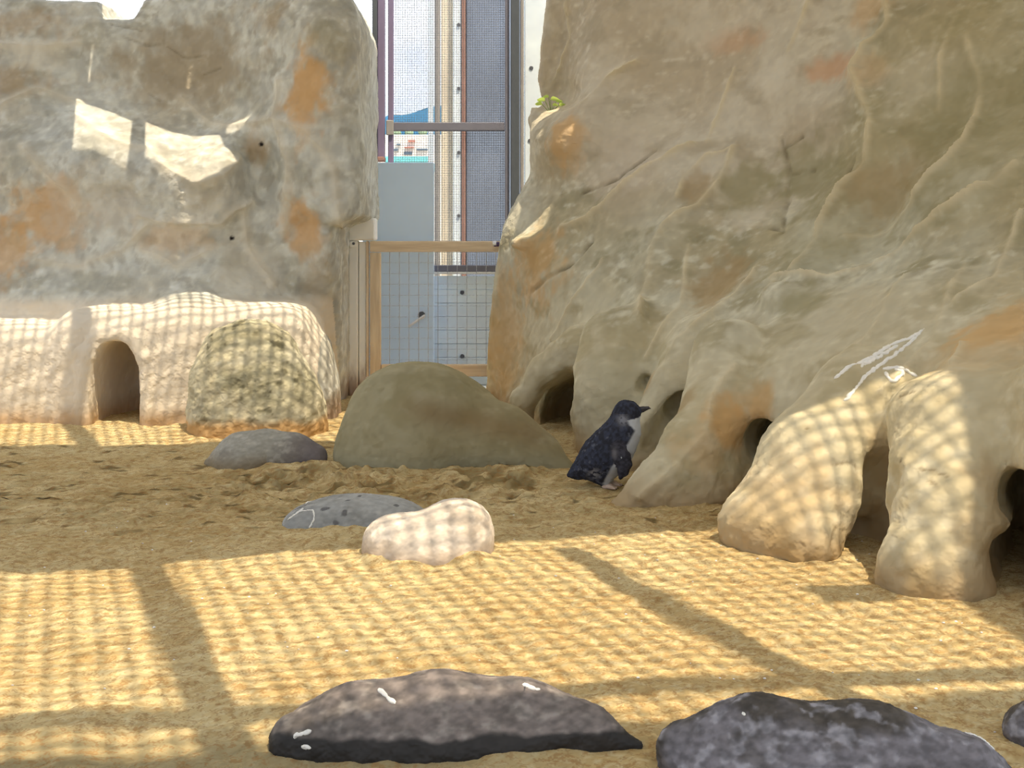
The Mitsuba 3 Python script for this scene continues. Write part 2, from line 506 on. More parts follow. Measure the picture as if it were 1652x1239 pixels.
# ------------------------------------------------------------------ right cliff
def build_cliff():
    a = -math.atan2(0.5, 0.866)                      # local x runs along the face, local -y out of it
    fd = Field([-3.9, 2.7, -0.1], [1.1, 7.0, 2.35], 0.017, a)
    rows = {
        -60: [(885, 6.55), (960, 6.3), (1100, 6.05), (1250, 5.7), (1400, 5.4), (1560, 5.05), (1720, 4.75)],
        60: [(874, 6.5), (950, 6.2), (1100, 5.95), (1250, 5.55), (1400, 5.22), (1560, 4.85), (1720, 4.55)],
        125: [(869, 6.5), (930, 6.25), (1000, 6.05)],
        165: [(884, 6.5), (925, 6.28)],
        200: [(862, 6.25), (900, 6.03), (960, 5.92), (1100, 5.78), (1250, 5.42), (1400, 4.98), (1560, 4.62), (1720, 4.3)],
        290: [(861, 6.28), (900, 6.08), (980, 5.86), (1100, 5.5), (1250, 5.25), (1400, 4.78), (1560, 4.38), (1720, 4.05)],
        370: [(818, 6.25), (880, 6.0), (980, 5.66), (1100, 5.35), (1250, 5.02), (1400, 4.6), (1560, 4.15), (1720, 3.85)],
        440: [(802, 6.28), (850, 6.05), (950, 5.6), (1100, 5.18), (1250, 4.78), (1400, 4.36), (1560, 3.95), (1720, 3.65)],
        520: [(794, 6.32), (850, 6.08), (950, 5.45), (1100, 4.88), (1250, 4.38), (1400, 3.98), (1560, 3.58), (1720, 3.3)],
        580: [(1100, 4.66), (1250, 4.1), (1400, 3.7), (1560, 3.34), (1720, 3.05)],
        600: [(790, 6.38), (825, 6.2), (880, 5.75), (960, 5.2)],
        650: [(786, 6.45), (815, 6.25), (1000, 4.85), (1120, 4.45), (1400, 3.6), (1560, 3.25), (1720, 2.95)],
        730: [(930, 5.05), (1050, 4.62)],
        800: [(1200, 4.05), (1400, 3.5), (1600, 3.1)],
    }
    pts = [P(px, py, Y) for py, r in rows.items() for px, Y in r]
    for py, px in ((-60, 885), (60, 874), (125, 869), (165, 884), (200, 862), (290, 861), (370, 818), (440, 802), (520, 794), (600, 790), (650, 786)):
        q = P(px, py, 6.3)
        pts += [np.array([q[0] - 0.3, 6.3, q[2]])]
    L = (fd.R @ np.array(pts).T).T
    uu, zz = np.meshgrid(fd.ax[0][::3], fd.ax[2][::3], indexing='ij')
    rb = RBFInterpolator(L[:, [0, 2]], L[:, 1], kernel='thin_plate_spline', smoothing=2e-4)
    hh = rb(np.stack([uu.ravel(), zz.ravel()], 1)).reshape(uu.shape)
    from scipy.interpolate import RegularGridInterpolator
    gi = RegularGridInterpolator((fd.ax[0][::3], fd.ax[2][::3]), hh, bounds_error=False, fill_value=None)
    U, Z = np.meshgrid(fd.ax[0], fd.ax[2], indexing='ij')
    H = gi(np.stack([U.ravel(), Z.ravel()], 1)).reshape(U.shape).astype(np.float32)
    gu, gz = np.gradient(H, fd.h)
    s = 1 / np.sqrt(1 + np.minimum(gu ** 2 + gz ** 2, 9))
    fd.f = ((H[:, None, :] - fd.ax[1][None, :, None]) * s[:, None, :]).astype(np.float32)

    # the far end turns away: nothing of it lies behind the gate
    uw, nw = fd.ax[0][:, None, None], fd.ax[1][None, :, None]
    wy = fd.R[0, 1] * uw + fd.R[1, 1] * nw
    wx = fd.R[0, 0] * uw + fd.R[1, 0] * nw
    fd.f = smax(fd.f, wy - 6.66 + 0.0 * fd.f, 0.12).astype(np.float32)
    sil = [(887, -80), (882, 0), (870, 60), (866, 120), (874, 160), (869, 172), (856, 186), (857, 280), (840, 315), (814, 362), (806, 395), (798, 440), (790, 520), (786, 600), (780, 680)]
    zs = [EYE - (py - HY) / F * 6.35 for _, py in sil][::-1]
    xs = [(px - CX) / F * 6.35 for px, _ in sil][::-1]
    xe = np.interp(fd.ax[2], zs, xs)[None, None, :]
    fd.f = smax(fd.f, 0.9 * (xe - wx) + 0.0 * fd.f, 0.10).astype(np.float32)

    def C(*p):
        return [(*P(px, py, Y), r) for px, py, Y, r in p]
    # buttresses running down to the sand like roots
    fd.chain(C((845, 700, 5.6, .045), (846, 648, 5.55, .05), (882, 603, 5.5, .075), (940, 565, 5.4, .12)), 0.06)
    fd.chain(C((1000, 560, 5.1, .17), (985, 640, 4.98, .15), (985, 730, 4.92, .13)), 0.12)
    fd.chain(C((1130, 560, 4.8, .13), (1085, 640, 4.6, .10), (1050, 700, 4.52, .09), (1020, 770, 4.5, .07)), 0.06)
    fd.chain(C((1180, 580, 4.35, .14), (1150, 665, 4.14, .10), (1115, 725, 4.02, .095), (1065, 778, 3.95, .075), (1005, 830, 3.92, .05)), 0.06)
    fd.chain(C((1200, 680, 4.15, .1), (1140, 790, 3.98, .07), (1090, 840, 3.9, .05)), 0.10)
    fd.chain(C((1375, 635, 3.66, .11), (1290, 735, 3.5, .09), (1205, 848, 3.42, .085)), 0.08)
    fd.chain(C((1395, 650, 3.62, .11), (1318, 765, 3.44, .095), (1258, 868, 3.31, .09)), 0.14)
    fd.chain(C((1415, 665, 3.58, .10), (1345, 780, 3.42, .07), (1308, 880, 3.25, .075)), 0.12)
    fd.chain(C((1500, 670, 3.32, .11), (1494, 800, 3.1, .08), (1472, 930, 2.99, .085)), 0.09)
    fd.chain(C((1570, 690, 3.2, .13), (1552, 820, 3.05, .10), (1532, 930, 2.97, .10)), 0.12)
    fd.chain(C((1740, 640, 3.0, .14), (1740, 800, 2.85, .12), (1740, 960, 2.75, .12)), 0.08)
    # knob and ledge
    fd.ell(P(1285, 488, 4.56), [0.14, 0.13, 0.085], 0.045)
    fd.ell(P(862, 393, 6.13), [0.12, 0.11, 0.035], 0.07)
    # hollows and burrows
    fd.chain(C((1040, 765, 4.30, .03), (1075, 705, 4.42, .05), (1098, 650, 4.56, .045), (1112, 606, 4.64, .02)), 0.06, True)
    fd.chain(C((870, 690, 4.85, .085), (892, 690, 5.2, .10), (960, 680, 5.8, .10)), 0.02, True)
    fd.chain(C((893, 645, 4.9, .075), (903, 642, 5.2, .085), (960, 640, 5.8, .10)), 0.02, True)
    fd.chain(C((858, 700, 4.9, .07), (866, 680, 5.3, .095), (930, 665, 5.9, .11)), 0.02, True)
    fd.chain(C((880, 655, 4.95, .06), (886, 648, 5.35, .085), (930, 650, 5.9, .10)), 0.02, True)
    fd.chain(C((898, 632, 4.8, .06), (902, 632, 5.2, .085), (935, 645, 5.8, .10)), 0.02, True)
    fd.chain(C((911, 610, 4.8, .035), (912, 612, 5.25, .055), (940, 630, 5.7, .07)), 0.02, True)
    fd.chain(C((1033, 638, 4.70, .024), (1042, 620, 4.78, .03), (1046, 610, 4.86, .022)), 0.025, True)
    fd.chain(C((1175, 800, 3.62, .08), (1215, 745, 3.85, .095), (1245, 705, 4.1, .08), (1290, 700, 4.5, .09)), 0.05, True)
    for Yc, r, dx in ((2.85, .05, 0), (3.1, .06, 2), (3.35, .068, 8), (3.65, .08, 22), (3.9, .085, 40)):
        fd.chain(C((1380 + dx, 920, Yc, r * 1.1), (1398 + dx, 835, Yc, r), (1416 + dx, 762, Yc, r * 0.92)), 0.03, True)
    fd.chain(C((1636, 930, 2.6, .06), (1645, 900, 3.0, .08), (1690, 850, 3.5, .10)), 0.03, True)
    fd.chain(C((1645, 820, 2.6, .05), (1655, 800, 3.0, .07), (1690, 780, 3.5, .10)), 0.03, True)
    v, f = fd.mesh()
    v, f = keep_faces(v, f, in_view(v, f, hi=2000))
    v, f = subdivide(v, f)
    find = Finder(v)
    n = vnormals(v, f)
    # relief
    big = [[(1432, 0), (1437, 39), (1398, 78), (1377, 112), (1394, 160), (1408, 204), (1394, 257), (1360, 301), (1330, 359), (1297, 412), (1277, 442)],
           [(1559, 58), (1578, 126), (1573, 194), (1549, 252), (1515, 291), (1476, 325), (1408, 359), (1355, 374)],
           [(1238, 466), (1253, 451), (1335, 447), (1432, 417), (1486, 383), (1568, 335), (1646, 272)],
           [(1185, 243), (1161, 286), (1122, 335), (1083, 359), (1059, 403), (1044, 466), (1025, 515)],
           [(913, 369), (957, 359), (1010, 311), (1054, 267), (1127, 238)],
           [(865, 182), (913, 182), (947, 165), (976, 131), (1034, 102)]]
    fine = [[(1306, 0), (1287, 48), (1272, 82)], [(1539, 29), (1520, 87), (1510, 170)], [(1185, 112), (1165, 175), (1141, 233)],
            [(1093, 316), (1102, 282), (1141, 252), (1180, 243)], [(1112, 398), (1098, 485), (1073, 524), (1044, 582)],
            [(1219, 437), (1161, 495), (1093, 548), (1064, 600)], [(1651, 350), (1607, 451), (1554, 485), (1495, 529)], [(1466, 456), (1423, 524), (1379, 563)],
            [(913, 0), (923, 58), (908, 107), (884, 146)], [(976, 422), (937, 476), (903, 529), (879, 582)], [(1180, 600), (1150, 640), (1135, 700), (1095, 745), (1030, 805)],
            [(1560, 430), (1500, 560), (1420, 640)], [(1480, 700), (1500, 640), (1560, 560)]]
    dents = [[(1258, 222), (1263, 260), (1262, 300), (1258, 340), (1262, 372)], [(1262, 232), (1290, 215)], [(1262, 270), (1300, 262)], [(1352, 292), (1375, 252)],
             [(1240, 362), (1262, 366)], [(940, 310), (1000, 290), (1060, 240)], [(860, 470), (920, 430), (960, 390)]]
    crack = [[(1345, 750), (1372, 745), (1390, 760)], [(1455, 745), (1480, 757), (1510, 760), (1530, 772)], [(1300, 690), (1320, 700)], [(1350, 850), (1340, 880), (1352, 905)],
             [(1452, 640), (1480, 630)], [(1500, 775), (1515, 790)]]
    hollow = [(1301, 272, .22, -.07), (1204, 300, .16, -.05), (1430, 290, .16, -.06), (1400, 340, .13, -.05), (1146, 451, .15, -.05), (1540, 170, .2, -.05), (1122, 296, .09, -.03), (1340, 110, .1, -.03),
              (1395, 390, .2, -.04), (1000, 340, .16, .03), (930, 250, .12, -.05), (1060, 400, .12, .03), (1215, 60, .2, -.03), (1330, 190, .1, .03), (1470, 480, .2, .03), (1560, 300, .2, .03), (890, 440, .14, .03), (1180, 560, .15, .03)]
    big, fine, dents, crack = ([find.line(l) for l in g0] for g0 in (big, fine, dents, crack))
    db, dfi, dd, dk = near(big, v, 0.12), near(fine, v, 0.08), near(dents, v, 0.06), near(crack, v, 0.03)
    vary = 0.35 + 1.3 * sstep(0.3, 0.7, meshkit.fbm(v * 5 + 3, 3, 15))
    disp = vary * (0.040 * np.exp(-db / 0.035) + 0.020 * np.exp(-dfi / 0.022)) - 0.014 * np.exp(-(dd / 0.012) ** 2) - 0.003 * np.exp(-(dk / 0.004) ** 2)
    for px, py, r, am in hollow:
        disp += am * np.exp(-(np.linalg.norm((v - find(px, py)) * [1, 1, 0.8], axis=1) / r) ** 2)
    disp += 0.030 * (meshkit.fbm(v * 4.5, 3, 11) - 0.5) + 0.010 * (meshkit.fbm(v * 17, 3, 12) - 0.5) + 0.0035 * (meshkit.fbm(v * 60, 2, 13) - 0.5)
    low = 1 - sstep(0.05, 0.45, v[:, 2])
    disp += low * 0.012 * (meshkit.fbm(v * 30, 3, 14) - 0.5)
    v = v + n * disp[:, None]
    n = vnormals(v, f)
    col = rock_tone(v, n, 0.42)
    # broad zones of the paint: pinkish grey high on the far side, olive on the right, tan below
    zone = meshkit.fbm(v * 1.6 + 2, 3, 16) - 0.5
    col = lerp(col, lin(196, 180, 162), 0.45 * sstep(0.9, 1.5, v[:, 2] + 0.8 * zone) * sstep(5.1, 5.5, v[:, 1] + zone))
    col = lerp(col, lin(158, 146, 108), 0.45 * sstep(0.75, 1.1, v[:, 2] + 0.8 * zone) * sstep(5.4, 5.0, v[:, 1] + zone))
    col = lerp(col, lin(196, 178, 138), 0.45 * sstep(0.85, 0.45, v[:, 2] + 0.5 * zone))
    st = [(905, 225, .14, .20, ORANGE, .65), (1338, 108, .13, .08, RUST, .55), (1400, 112, .12, .10, ORANGE, .3), (1185, 66, .18, .07, RUST, .35), (1405, 20, .12, .10, ORANGE, .4),
          (1146, 451, .17, .20, BROWN, .7), (870, 430, .25, .22, ORANGE, .6), (1122, 300, .10, .12, BROWN, .5), (1627, 524, .16, .16, ORANGE, .6), (815, 560, .22, .40, ORANGE, .42), (1300, 420, .2, .12, OLIVE, .4), (1000, 260, .25, .2, lin(196, 184, 166), .5), (1480, 120, .2, .2, PALE, .3), (1350, 520, .3, .12, lin(186, 176, 150), .5),
          (1301, 272, .22, .22, OLIVE, .7), (1204, 295, .16, .16, OLIVE, .7), (1423, 291, .18, .20, BROWN, .5), (1540, 170, .18, .3, OLIVE, .6), (1209, 350, .14, .10, PALE, .5),
          (1130, 40, .25, .15, PALE, .4), (1250, 130, .12, .1, PALE, .5), (960, 120, .2, .2, PALE, .35), (1480, 330, .3, .2, OLIVE, .35), (1640, 200, .3, .4, OLIVE, .4),
          (1285, 490, .14, .08, OLIVE, .7), (1180, 690, .12, .10, ORANGE, .75), (1225, 650, .09, .09, ORANGE, .6), (1140, 720, .12, .12, ORANGE, .35), (1105, 650, .04, .12, BROWN, .6),
          (1420, 750, .10, .16, BROWN, .6), (1590, 560, .2, .2, ORANGE, .25), (1250, 820, .2, .15, ORANGE, .3), (1000, 620, .2, .2, lin(168, 160, 132), .6), (870, 660, .1, .1, MOSS, .5),
          (1615, 850, .12, .25, BROWN, .6), (1040, 622, .05, .07, BROWN, .7)]
    col = patches(v, col, find, st)
    col = lerp(col, lin(208, 194, 162), np.clip(0.6 * vary, 0, 0.75) * np.exp(-(np.minimum(db, dfi * 1.4) / 0.016) ** 2))
    col = lerp(col, lin(84, 72, 48), 0.6 * np.exp(-(dd / 0.009) ** 2) * sstep(0.3, 0.6, meshkit.fbm(v * 14, 2, 4)))
    col = lerp(col, lin(110, 88, 60), 0.7 * np.exp(-(dk / 0.004) ** 2))
    damp = (1 - sstep(0.0, 0.14, v[:, 2] + 0.10 * (meshkit.fbm(v * 11, 3, 30) - 0.5)))
    col = lerp(col, lin(150, 116, 70), 0.6 * damp)
    add('rock_cliff', (v, f), 'm_rock', smooth=True, color=np.clip(col * [0.97, 1.0, 1.02], 0.01, 0.95))
    tag('rock_cliff', 'tall sculpted tan rock cliff with root-like buttresses and burrow arches, behind the penguin', 'rock')
    return Finder(v)


# ------------------------------------------------------------------ left rock wall with the burrow
def build_wall():
    fd = Field([-3.9, 5.45, -0.1], [-0.68, 6.95, 2.3], 0.017)
    rows = {
        -40: [(-80, 6.45), (60, 6.45), (200, 6.5), (330, 6.45), (450, 6.3), (540, 6.2), (590, 6.35)],
        60: [(-80, 6.30), (60, 6.32), (200, 6.36), (330, 6.36), (450, 6.16), (520, 6.02), (580, 6.08)],
        140: [(-80, 6.2), (60, 6.25), (160, 6.33), (260, 6.36), (380, 6.30), (450, 6.12), (520, 6.0), (585, 6.05)],
        200: [(-80, 6.1), (40, 6.12), (110, 6.14), (190, 6.20), (270, 6.28), (350, 6.28), (420, 6.16), (450, 6.10), (520, 6.0), (585, 6.05)],
        235: [(-80, 6.06), (80, 6.05), (160, 6.02), (230, 6.08), (300, 6.14), (350, 6.10)],
        260: [(-80, 6.05), (60, 6.03), (180, 5.99), (250, 5.99), (310, 6.0), (370, 6.02), (410, 6.18), (450, 6.08), (520, 6.0), (585, 6.05)],
        310: [(-80, 6.05), (60, 6.06), (180, 6.02), (300, 5.96), (390, 6.06), (420, 6.16), (460, 6.06), (520, 6.01), (585, 6.05)],
        370: [(-80, 6.05), (60, 6.10), (180, 6.06), (300, 6.02), (390, 6.08), (460, 6.1), (490, 6.12), (540, 6.05), (590, 6.12)],
        430: [(-80, 6.0), (60, 6.05), (180, 6.03), (300, 6.02), (420, 6.1), (480, 6.14), (540, 6.12), (600, 6.3)],
        480: [(-80, 5.93), (60, 5.95), (180, 5.94), (300, 5.93), (420, 6.02), (500, 6.2), (540, 6.22), (600, 6.4)],
        560: [(60, 5.95), (300, 5.95), (420, 6.02), (500, 6.3), (540, 6.35), (600, 6.5)],
        650: [(60, 5.95), (300, 5.95), (420, 6.02), (500, 6.38), (545, 6.5), (600, 6.65)],
    }
    L = np.array([P(px, py, Y) for py, r in rows.items() for px, Y in r])
    U, Z = np.meshgrid(fd.ax[0], fd.ax[2], indexing='ij')
    rb = RBFInterpolator(L[:, [0, 2]], L[:, 1], kernel='thin_plate_spline', smoothing=2e-4)
    H = rb(np.stack([U.ravel(), Z.ravel()], 1)).reshape(U.shape).astype(np.float32)
    gu, gz = np.gradient(H, fd.h)
    s = 1 / np.sqrt(1 + np.minimum(gu ** 2 + gz ** 2, 9))
    fd.f = ((H[:, None, :] - fd.ax[1][None, :, None]) * s[:, None, :]).astype(np.float32)
    x, z = fd.ax[0][:, None], fd.ax[2][None, :]
    # top edge with its notch, and the right-hand edge that steps back below the overhang
    px6 = CX + fd.ax[0] / 6.42 * F
    top_px = np.interp(px6, [-200, 0, 60, 120, 155, 168, 215, 232, 300, 420, 470, 535, 560, 575, 590, 620], [4, 0, -6, -4, 0, 30, 30, -4, -10, -14, -18, -16, -4, 10, 40, 90])
    ztop = (EYE - (top_px - HY) / F * 6.42)[:, None]
    edge = np.where(z > EYE - (355 - HY) / F * 6.1, (580 - CX) / F * 6.1, (546 - CX) / F * 6.3)
    edge = gaussian_filter(np.broadcast_to(edge, U.shape).astype(np.float32), (0, 0.8))
    fd.f = smax(fd.f, (z - ztop)[:, None, :] + 0 * fd.f, 0.05).astype(np.float32)
    fd.f = smax(fd.f, (x - edge)[:, None, :] + 0 * fd.f, 0.07).astype(np.float32)
    # the low burrow block in front of the wall's foot
    for (x0, x1, yc, ry, zt) in ((-4.3, -2.12, 6.02, 0.35, 0.50), (-2.25, -1.45, 6.0, 0.36, 0.56), (-1.75, -0.985, 6.0, 0.33, 0.575)):
        fd.ell([(x0 + x1) / 2, yc, 0.1], [(x1 - x0) / 2, ry, zt - 0.1], 0.06, p=6.5)
    fd.ell([-1.02, 5.98, 0.0], [0.14, 0.26, 0.42], 0.08, p=2.5)
    fd.ell([-1.62, 5.95, 0.52], [0.16, 0.16, 0.10], 0.10)
    cx, hw = -1.905, 0.122
    for t in np.linspace(0.05, math.pi - 0.05, 9):                                  # the raised rim of the burrow's mouth
        p0, p1 = (cx + (hw + .03) * math.cos(t), 5.675, 0.25 + 0.19 * math.sin(t), 0.045), (cx + (hw + .03) * math.cos(t + .35), 5.675, 0.25 + 0.19 * math.sin(t + .35), 0.045)
        fd.chain([p0, p1], 0.02)
    fd.chain([(cx + hw + .04, 5.665, -.05, .045), (cx + hw + .03, 5.675, .25, .045)], 0.02)
    fd.chain([(cx - hw - .04, 5.665, -.05, .045), (cx - hw - .03, 5.675, .25, .045)], 0.02)
    fd.ell([cx, 5.83, 0.08], [hw, 0.42, 0.335], 0.02, True, p=2.6)
    v, f = fd.mesh()
    v, f = keep_faces(v, f, in_view(v, f, lo=-400))
    v, f = subdivide(v, f)
    find = Finder(v)
    n = vnormals(v, f)
    big = [[(124, 190), (161, 221), (203, 240), (240, 244), (263, 270), (315, 295), (360, 281), (386, 255)], [(225, 345), (263, 356), (356, 358), (375, 338), (405, 326)],
           [(450, 131), (446, 188), (465, 263), (458, 375)], [(443, 191), (495, 210), (537, 263), (548, 356), (556, 450)]]
    fine = [[(0, 71), (75, 75), (131, 68)], [(34, 233), (75, 278), (109, 311), (131, 345)], [(293, 158), (338, 199), (368, 203), (443, 193)], [(0, 170), (60, 140), (130, 165)],
            [(60, 420), (130, 430), (200, 400), (240, 360)], [(230, 400), (290, 430), (340, 400)], [(390, 330), (400, 400), (440, 460)]]
    dents = [[(270, 75), (300, 95), (330, 90)], [(200, 60), (240, 75), (260, 70)], [(330, 120), (360, 110)], [(240, 150), (260, 165)], [(180, 40), (230, 50)]]
    big, fine, dents = ([find.line(l) for l in g0] for g0 in (big, fine, dents))
    db, dfi, dd = near(big, v, 0.12), near(fine, v, 0.08), near(dents, v, 0.05)
    up = sstep(0.55, 0.7, v[:, 2])
    disp = 0.026 * np.exp(-db / 0.03) + 0.016 * np.exp(-dfi / 0.025) - 0.005 * np.exp(-(dd / 0.006) ** 2)
    disp += (0.02 + 0.03 * up) * (meshkit.fbm(v * 4.0, 3, 41) - 0.5) + 0.014 * (meshkit.fbm(v * 15, 3, 42) - 0.5) + 0.004 * (meshkit.fbm(v * 55, 2, 43) - 0.5)
    v = v + n * disp[:, None]
    n = vnormals(v, f)
    col = lerp(rock_tone(v, n), lin(206, 204, 196), 0.25) * [0.96, 1.02, 1.14]
    st = [(490, 150, .13, .26, ORANGE, .8), (82, 340, .2, .2, ORANGE, .7), (490, 360, .12, .18, ORANGE, .75), (10, 410, .16, .2, ORANGE, .6), (285, 380, .2, .09, ORANGE, .35),
          (300, 110, .45, .28, lin(150, 136, 112), .65), (20, 40, .3, .1, BROWN, .5), (20, 130, .2, .1, BROWN, .5), (420, 240, .08, .12, BROWN, .6), (60, 90, .2, .1, PALE, .3), (150, 330, .3, .2, lin(186, 180, 168), .5),
          (330, 330, .2, .12, PALE, .35), (400, 430, .2, .2, lin(182, 176, 160), .5), (530, 60, .12, .12, OLIVE, .4), (510, 500, .1, .3, lin(172, 162, 142), .6), (440, 30, .12, .12, BROWN, .4)]
    col = patches(v, col, find, st, 3)
    col = lerp(col, lin(205, 198, 180), 0.5 * np.exp(-(np.minimum(db, dfi) / 0.03) ** 2))
    col = lerp(col, lin(96, 86, 66), 0.35 * np.exp(-(dd / 0.006) ** 2))
    foot = 1 - sstep(0.0, 0.15, v[:, 2] + 0.08 * (meshkit.fbm(v * 10, 3, 31) - 0.5))
    col = lerp(col, lin(190, 150, 100), 0.7 * foot * (v[:, 0] < -1.0))
    col = lerp(col, lin(120, 88, 56), 0.8 * (1 - sstep(0.02, 0.2, v[:, 2] + 0.1 * (meshkit.fbm(v * 12, 3, 32) - 0.5))) * sstep(-0.98, -0.92, v[:, 0]))
    block = (1 - sstep(0.55, 0.62, v[:, 2])) * (v[:, 0] < -0.95)
    col = lerp(col, lin(222, 210, 190), 0.75 * block * (1 - foot))
    for px, py in ((421, 233), (374, 384)):
        d = np.linalg.norm(v - find(px, py), axis=1)
        col = lerp(col, lin(30, 25, 20), 1 - sstep(0.009, 0.016, d))
    add('rock_wall', (v, f), 'm_rock', smooth=True, color=np.clip(col, 0.01, 0.95))
    tag('rock_wall', 'sculpted grey-tan rock wall with a low arched burrow at its foot, at the back left', 'rock')
    return Finder(v)


# ------------------------------------------------------------------ loose rocks
def stone(key, shapes, step, tone, label, bump=(0.01, 9.0), k=0.05, mat='m_stone', cat_='stone', group=None, lo=None, hi=None, subd=1, carve=(), seed=0, clip=-0.05, grit=0.0015):
    """shapes: ('ell', c, r, rot, p) or ('chain', pts)."""
    allp = []
    for s in shapes:
        if s[0] == 'ell': allp += [np.array(s[1]) - max(s[2]), np.array(s[1]) + max(s[2])]
        else: allp += [np.array(p[:3]) + sg * p[3] for p in s[1] for sg in (-1, 1)]
    allp = np.array(allp)
    lo, hi = allp.min(0) - 0.04, allp.max(0) + 0.04
    lo[2] = max(lo[2], clip)
    fd = Field(lo, hi, step)
    for s, cv in [(s, False) for s in shapes] + [(s, True) for s in carve]:
        if s[0] == 'ell': fd.ell(s[1], s[2], k, cv, *(s[3:]))
        else: fd.chain(s[1], k, cv)
    v, f = fd.mesh(closed=True)
    for _ in range(subd):
        v, f = subdivide(v, f)
    n = vnormals(v, f)
    a, sc = bump
    v = v + n * (a * (meshkit.fbm(v * sc, 3, 50 + seed) - 0.5) + a * 0.35 * (meshkit.fbm(v * sc * 5, 3, 51 + seed) - 0.5) + grit * (meshkit.fbm(v * 70, 3, 52 + seed) - 0.5))[:, None]
    n = vnormals(v, f)
    add(key, (v, f), mat, smooth=True, color=np.clip(tone(v, n), 0.004, 0.95))
    tag(key, label, cat_, group)
    return Finder(v)


def rotz(d):
    c, s = math.cos(math.radians(d)), math.sin(math.radians(d))
    return [[c, s, 0], [-s, c, 0], [0, 0, 1]]


def build_stones():
    out = {}
    # mossy dome in front of the burrow block
    def t1(v, n):
        col = rock_tone(v, n)
        m = sstep(0.38, 0.62, meshkit.fbm(v * 8, 4, 60)) * sstep(-0.1, 0.3, n[:, 0] + 0.55)
        col = lerp(col, lin(180, 174, 148), 0.55)
        col = lerp(col, lin(118, 115, 90), 0.6 * m * sstep(0.05, 0.2, v[:, 2]))
        col = lerp(col, lin(70, 66, 44), 0.7 * sstep(0.58, 0.70, meshkit.fbm(v * 24, 3, 61)) * m)
        col = lerp(col, lin(196, 190, 160), 0.6 * sstep(0.56, 0.68, meshkit.fbm(v * 19, 3, 62)))
        base = 1 - sstep(0.05, 0.10, v[:, 2] + 0.05 * (meshkit.fbm(v * 14, 3, 63) - 0.5))
        return lerp(col, lin(182, 138, 80), 0.75 * base)
    c = G(420, 690)
    out['dome'] = stone('boulder', [('ell', [c[0] - 0.015, 5.45, 0.1], [0.27, 0.205, 0.42], rotz(0), 2.3), ('ell', [c[0] + 0.15, 5.43, 0.06], [0.19, 0.19, 0.25]),
                       ('ell', [c[0] - 0.14, 5.44, 0.1], [0.15, 0.18, 0.35])], 0.013, t1,
                       'mossy rough domed boulder standing against the burrow block of the left wall', (0.03, 11.0), 0.08, 'm_rock', 'boulder', seed=1)

    # smooth two-humped cement boulder
    def t2(v, n):
        col = lerp(rock_tone(v, n), lin(134, 126, 94), 0.8)
        x = v[:, 0]
        band = np.exp(-((v[:, 2] - 0.20 + 0.22 * (x + 0.25)) / 0.05) ** 2) * sstep(-0.5, -0.3, x) * (1 - sstep(0.05, 0.2, x))
        col = lerp(col, lin(116, 90, 54), 0.5 * band)
        return lerp(col, lin(140, 138, 116), 0.5 * (1 - sstep(0.02, 0.08, v[:, 2])))
    out['hump'] = stone('boulder_001', [('ell', [-0.39, 4.80, 0.08], [0.29, 0.27, 0.305], rotz(0), 2.4), ('ell', [-0.22, 4.86, 0.08], [0.22, 0.22, 0.20]), ('chain', [(-0.30, 4.75, 0.06, 0.17), (-0.04, 4.70, 0.05, 0.15), (0.08, 4.66, 0.01, 0.115)]), ('chain', [(0.08, 4.64, 0.0, 0.09), (0.2, 4.58, -0.03, 0.05)]), ('ell', [-0.46, 4.68, 0.02], [0.24, 0.22, 0.2])],
                        0.012, t2, 'large smooth tan boulder with a low trailing hump, left of the penguin', (0.012, 6.0), 0.09, 'm_rock', 'boulder', seed=2)

    def grey(base, dark, pale, amt=0.5, sd=0, mot=0.26):
        def t(v, n):
            a = meshkit.fbm(v * 9, 4, 70 + sd); b2 = meshkit.fbm(v * 45, 3, 71 + sd)
            col = lerp(base, dark, sstep(0.42, 0.62, a))
            col = lerp(col, pale, amt * sstep(0.52, 0.7, b2))
            return col * (1 - mot / 2 + mot * sstep(0.2, 0.8, meshkit.fbm(v * [70, 70, 110], 3, 72 + sd)))[:, None]
        return t

    def t3(v, n):
        col = grey(lin(146, 144, 134), lin(126, 122, 112), lin(176, 172, 160), .4, 1)(v, n)
        col = lerp(col, lin(96, 88, 92), 0.8 * sstep(-0.93, -0.78, v[:, 0] + 0.1 * (meshkit.fbm(v * 12, 3, 3) - .5)))
        return lerp(col, lin(110, 92, 56), 0.7 * (1 - sstep(-0.0, 0.07, v[:, 2])) * (v[:, 0] < -0.95))
    out['flat'] = stone('stone', [('chain', [(-1.19, 4.66, -0.01, 0.03), (-1.08, 4.68, 0.035, 0.07), (-0.97, 4.66, 0.045, 0.076), (-0.86, 4.64, 0.04, 0.072), (-0.775, 4.63, 0.03, 0.05)]), ('ell', [-1.05, 4.64, 0.0], [0.13, 0.13, 0.10])], 0.008, t3,
                        'long grey stone with a darker purple-grey right end, in front of the mossy dome', (0.008, 8.0), 0.05, seed=3)

    def t4(v, n):
        col = grey(lin(152, 154, 152), lin(134, 136, 134), lin(172, 172, 168), .4, 2)(v, n)
        pits = sstep(0.70, 0.76, meshkit.fbm(v * 34, 2, 75))
        return lerp(col, lin(74, 74, 76), 0.8 * pits)
    y = 3.62
    out['grey'] = stone('stone_001', [('ell', [-0.49, 3.66, -0.02], [0.225, 0.15, 0.105]), ('ell', [-0.38, 3.62, -0.02], [0.15, 0.13, 0.085]), ('chain', [(-0.64, 3.6, -0.0, 0.05), (-0.5, 3.58, 0.01, 0.06)])], 0.007, t4,
                        'low grey pitted stone with white bird droppings, half buried behind the pale sunlit stone', (0.008, 9.0), 0.04, seed=4)

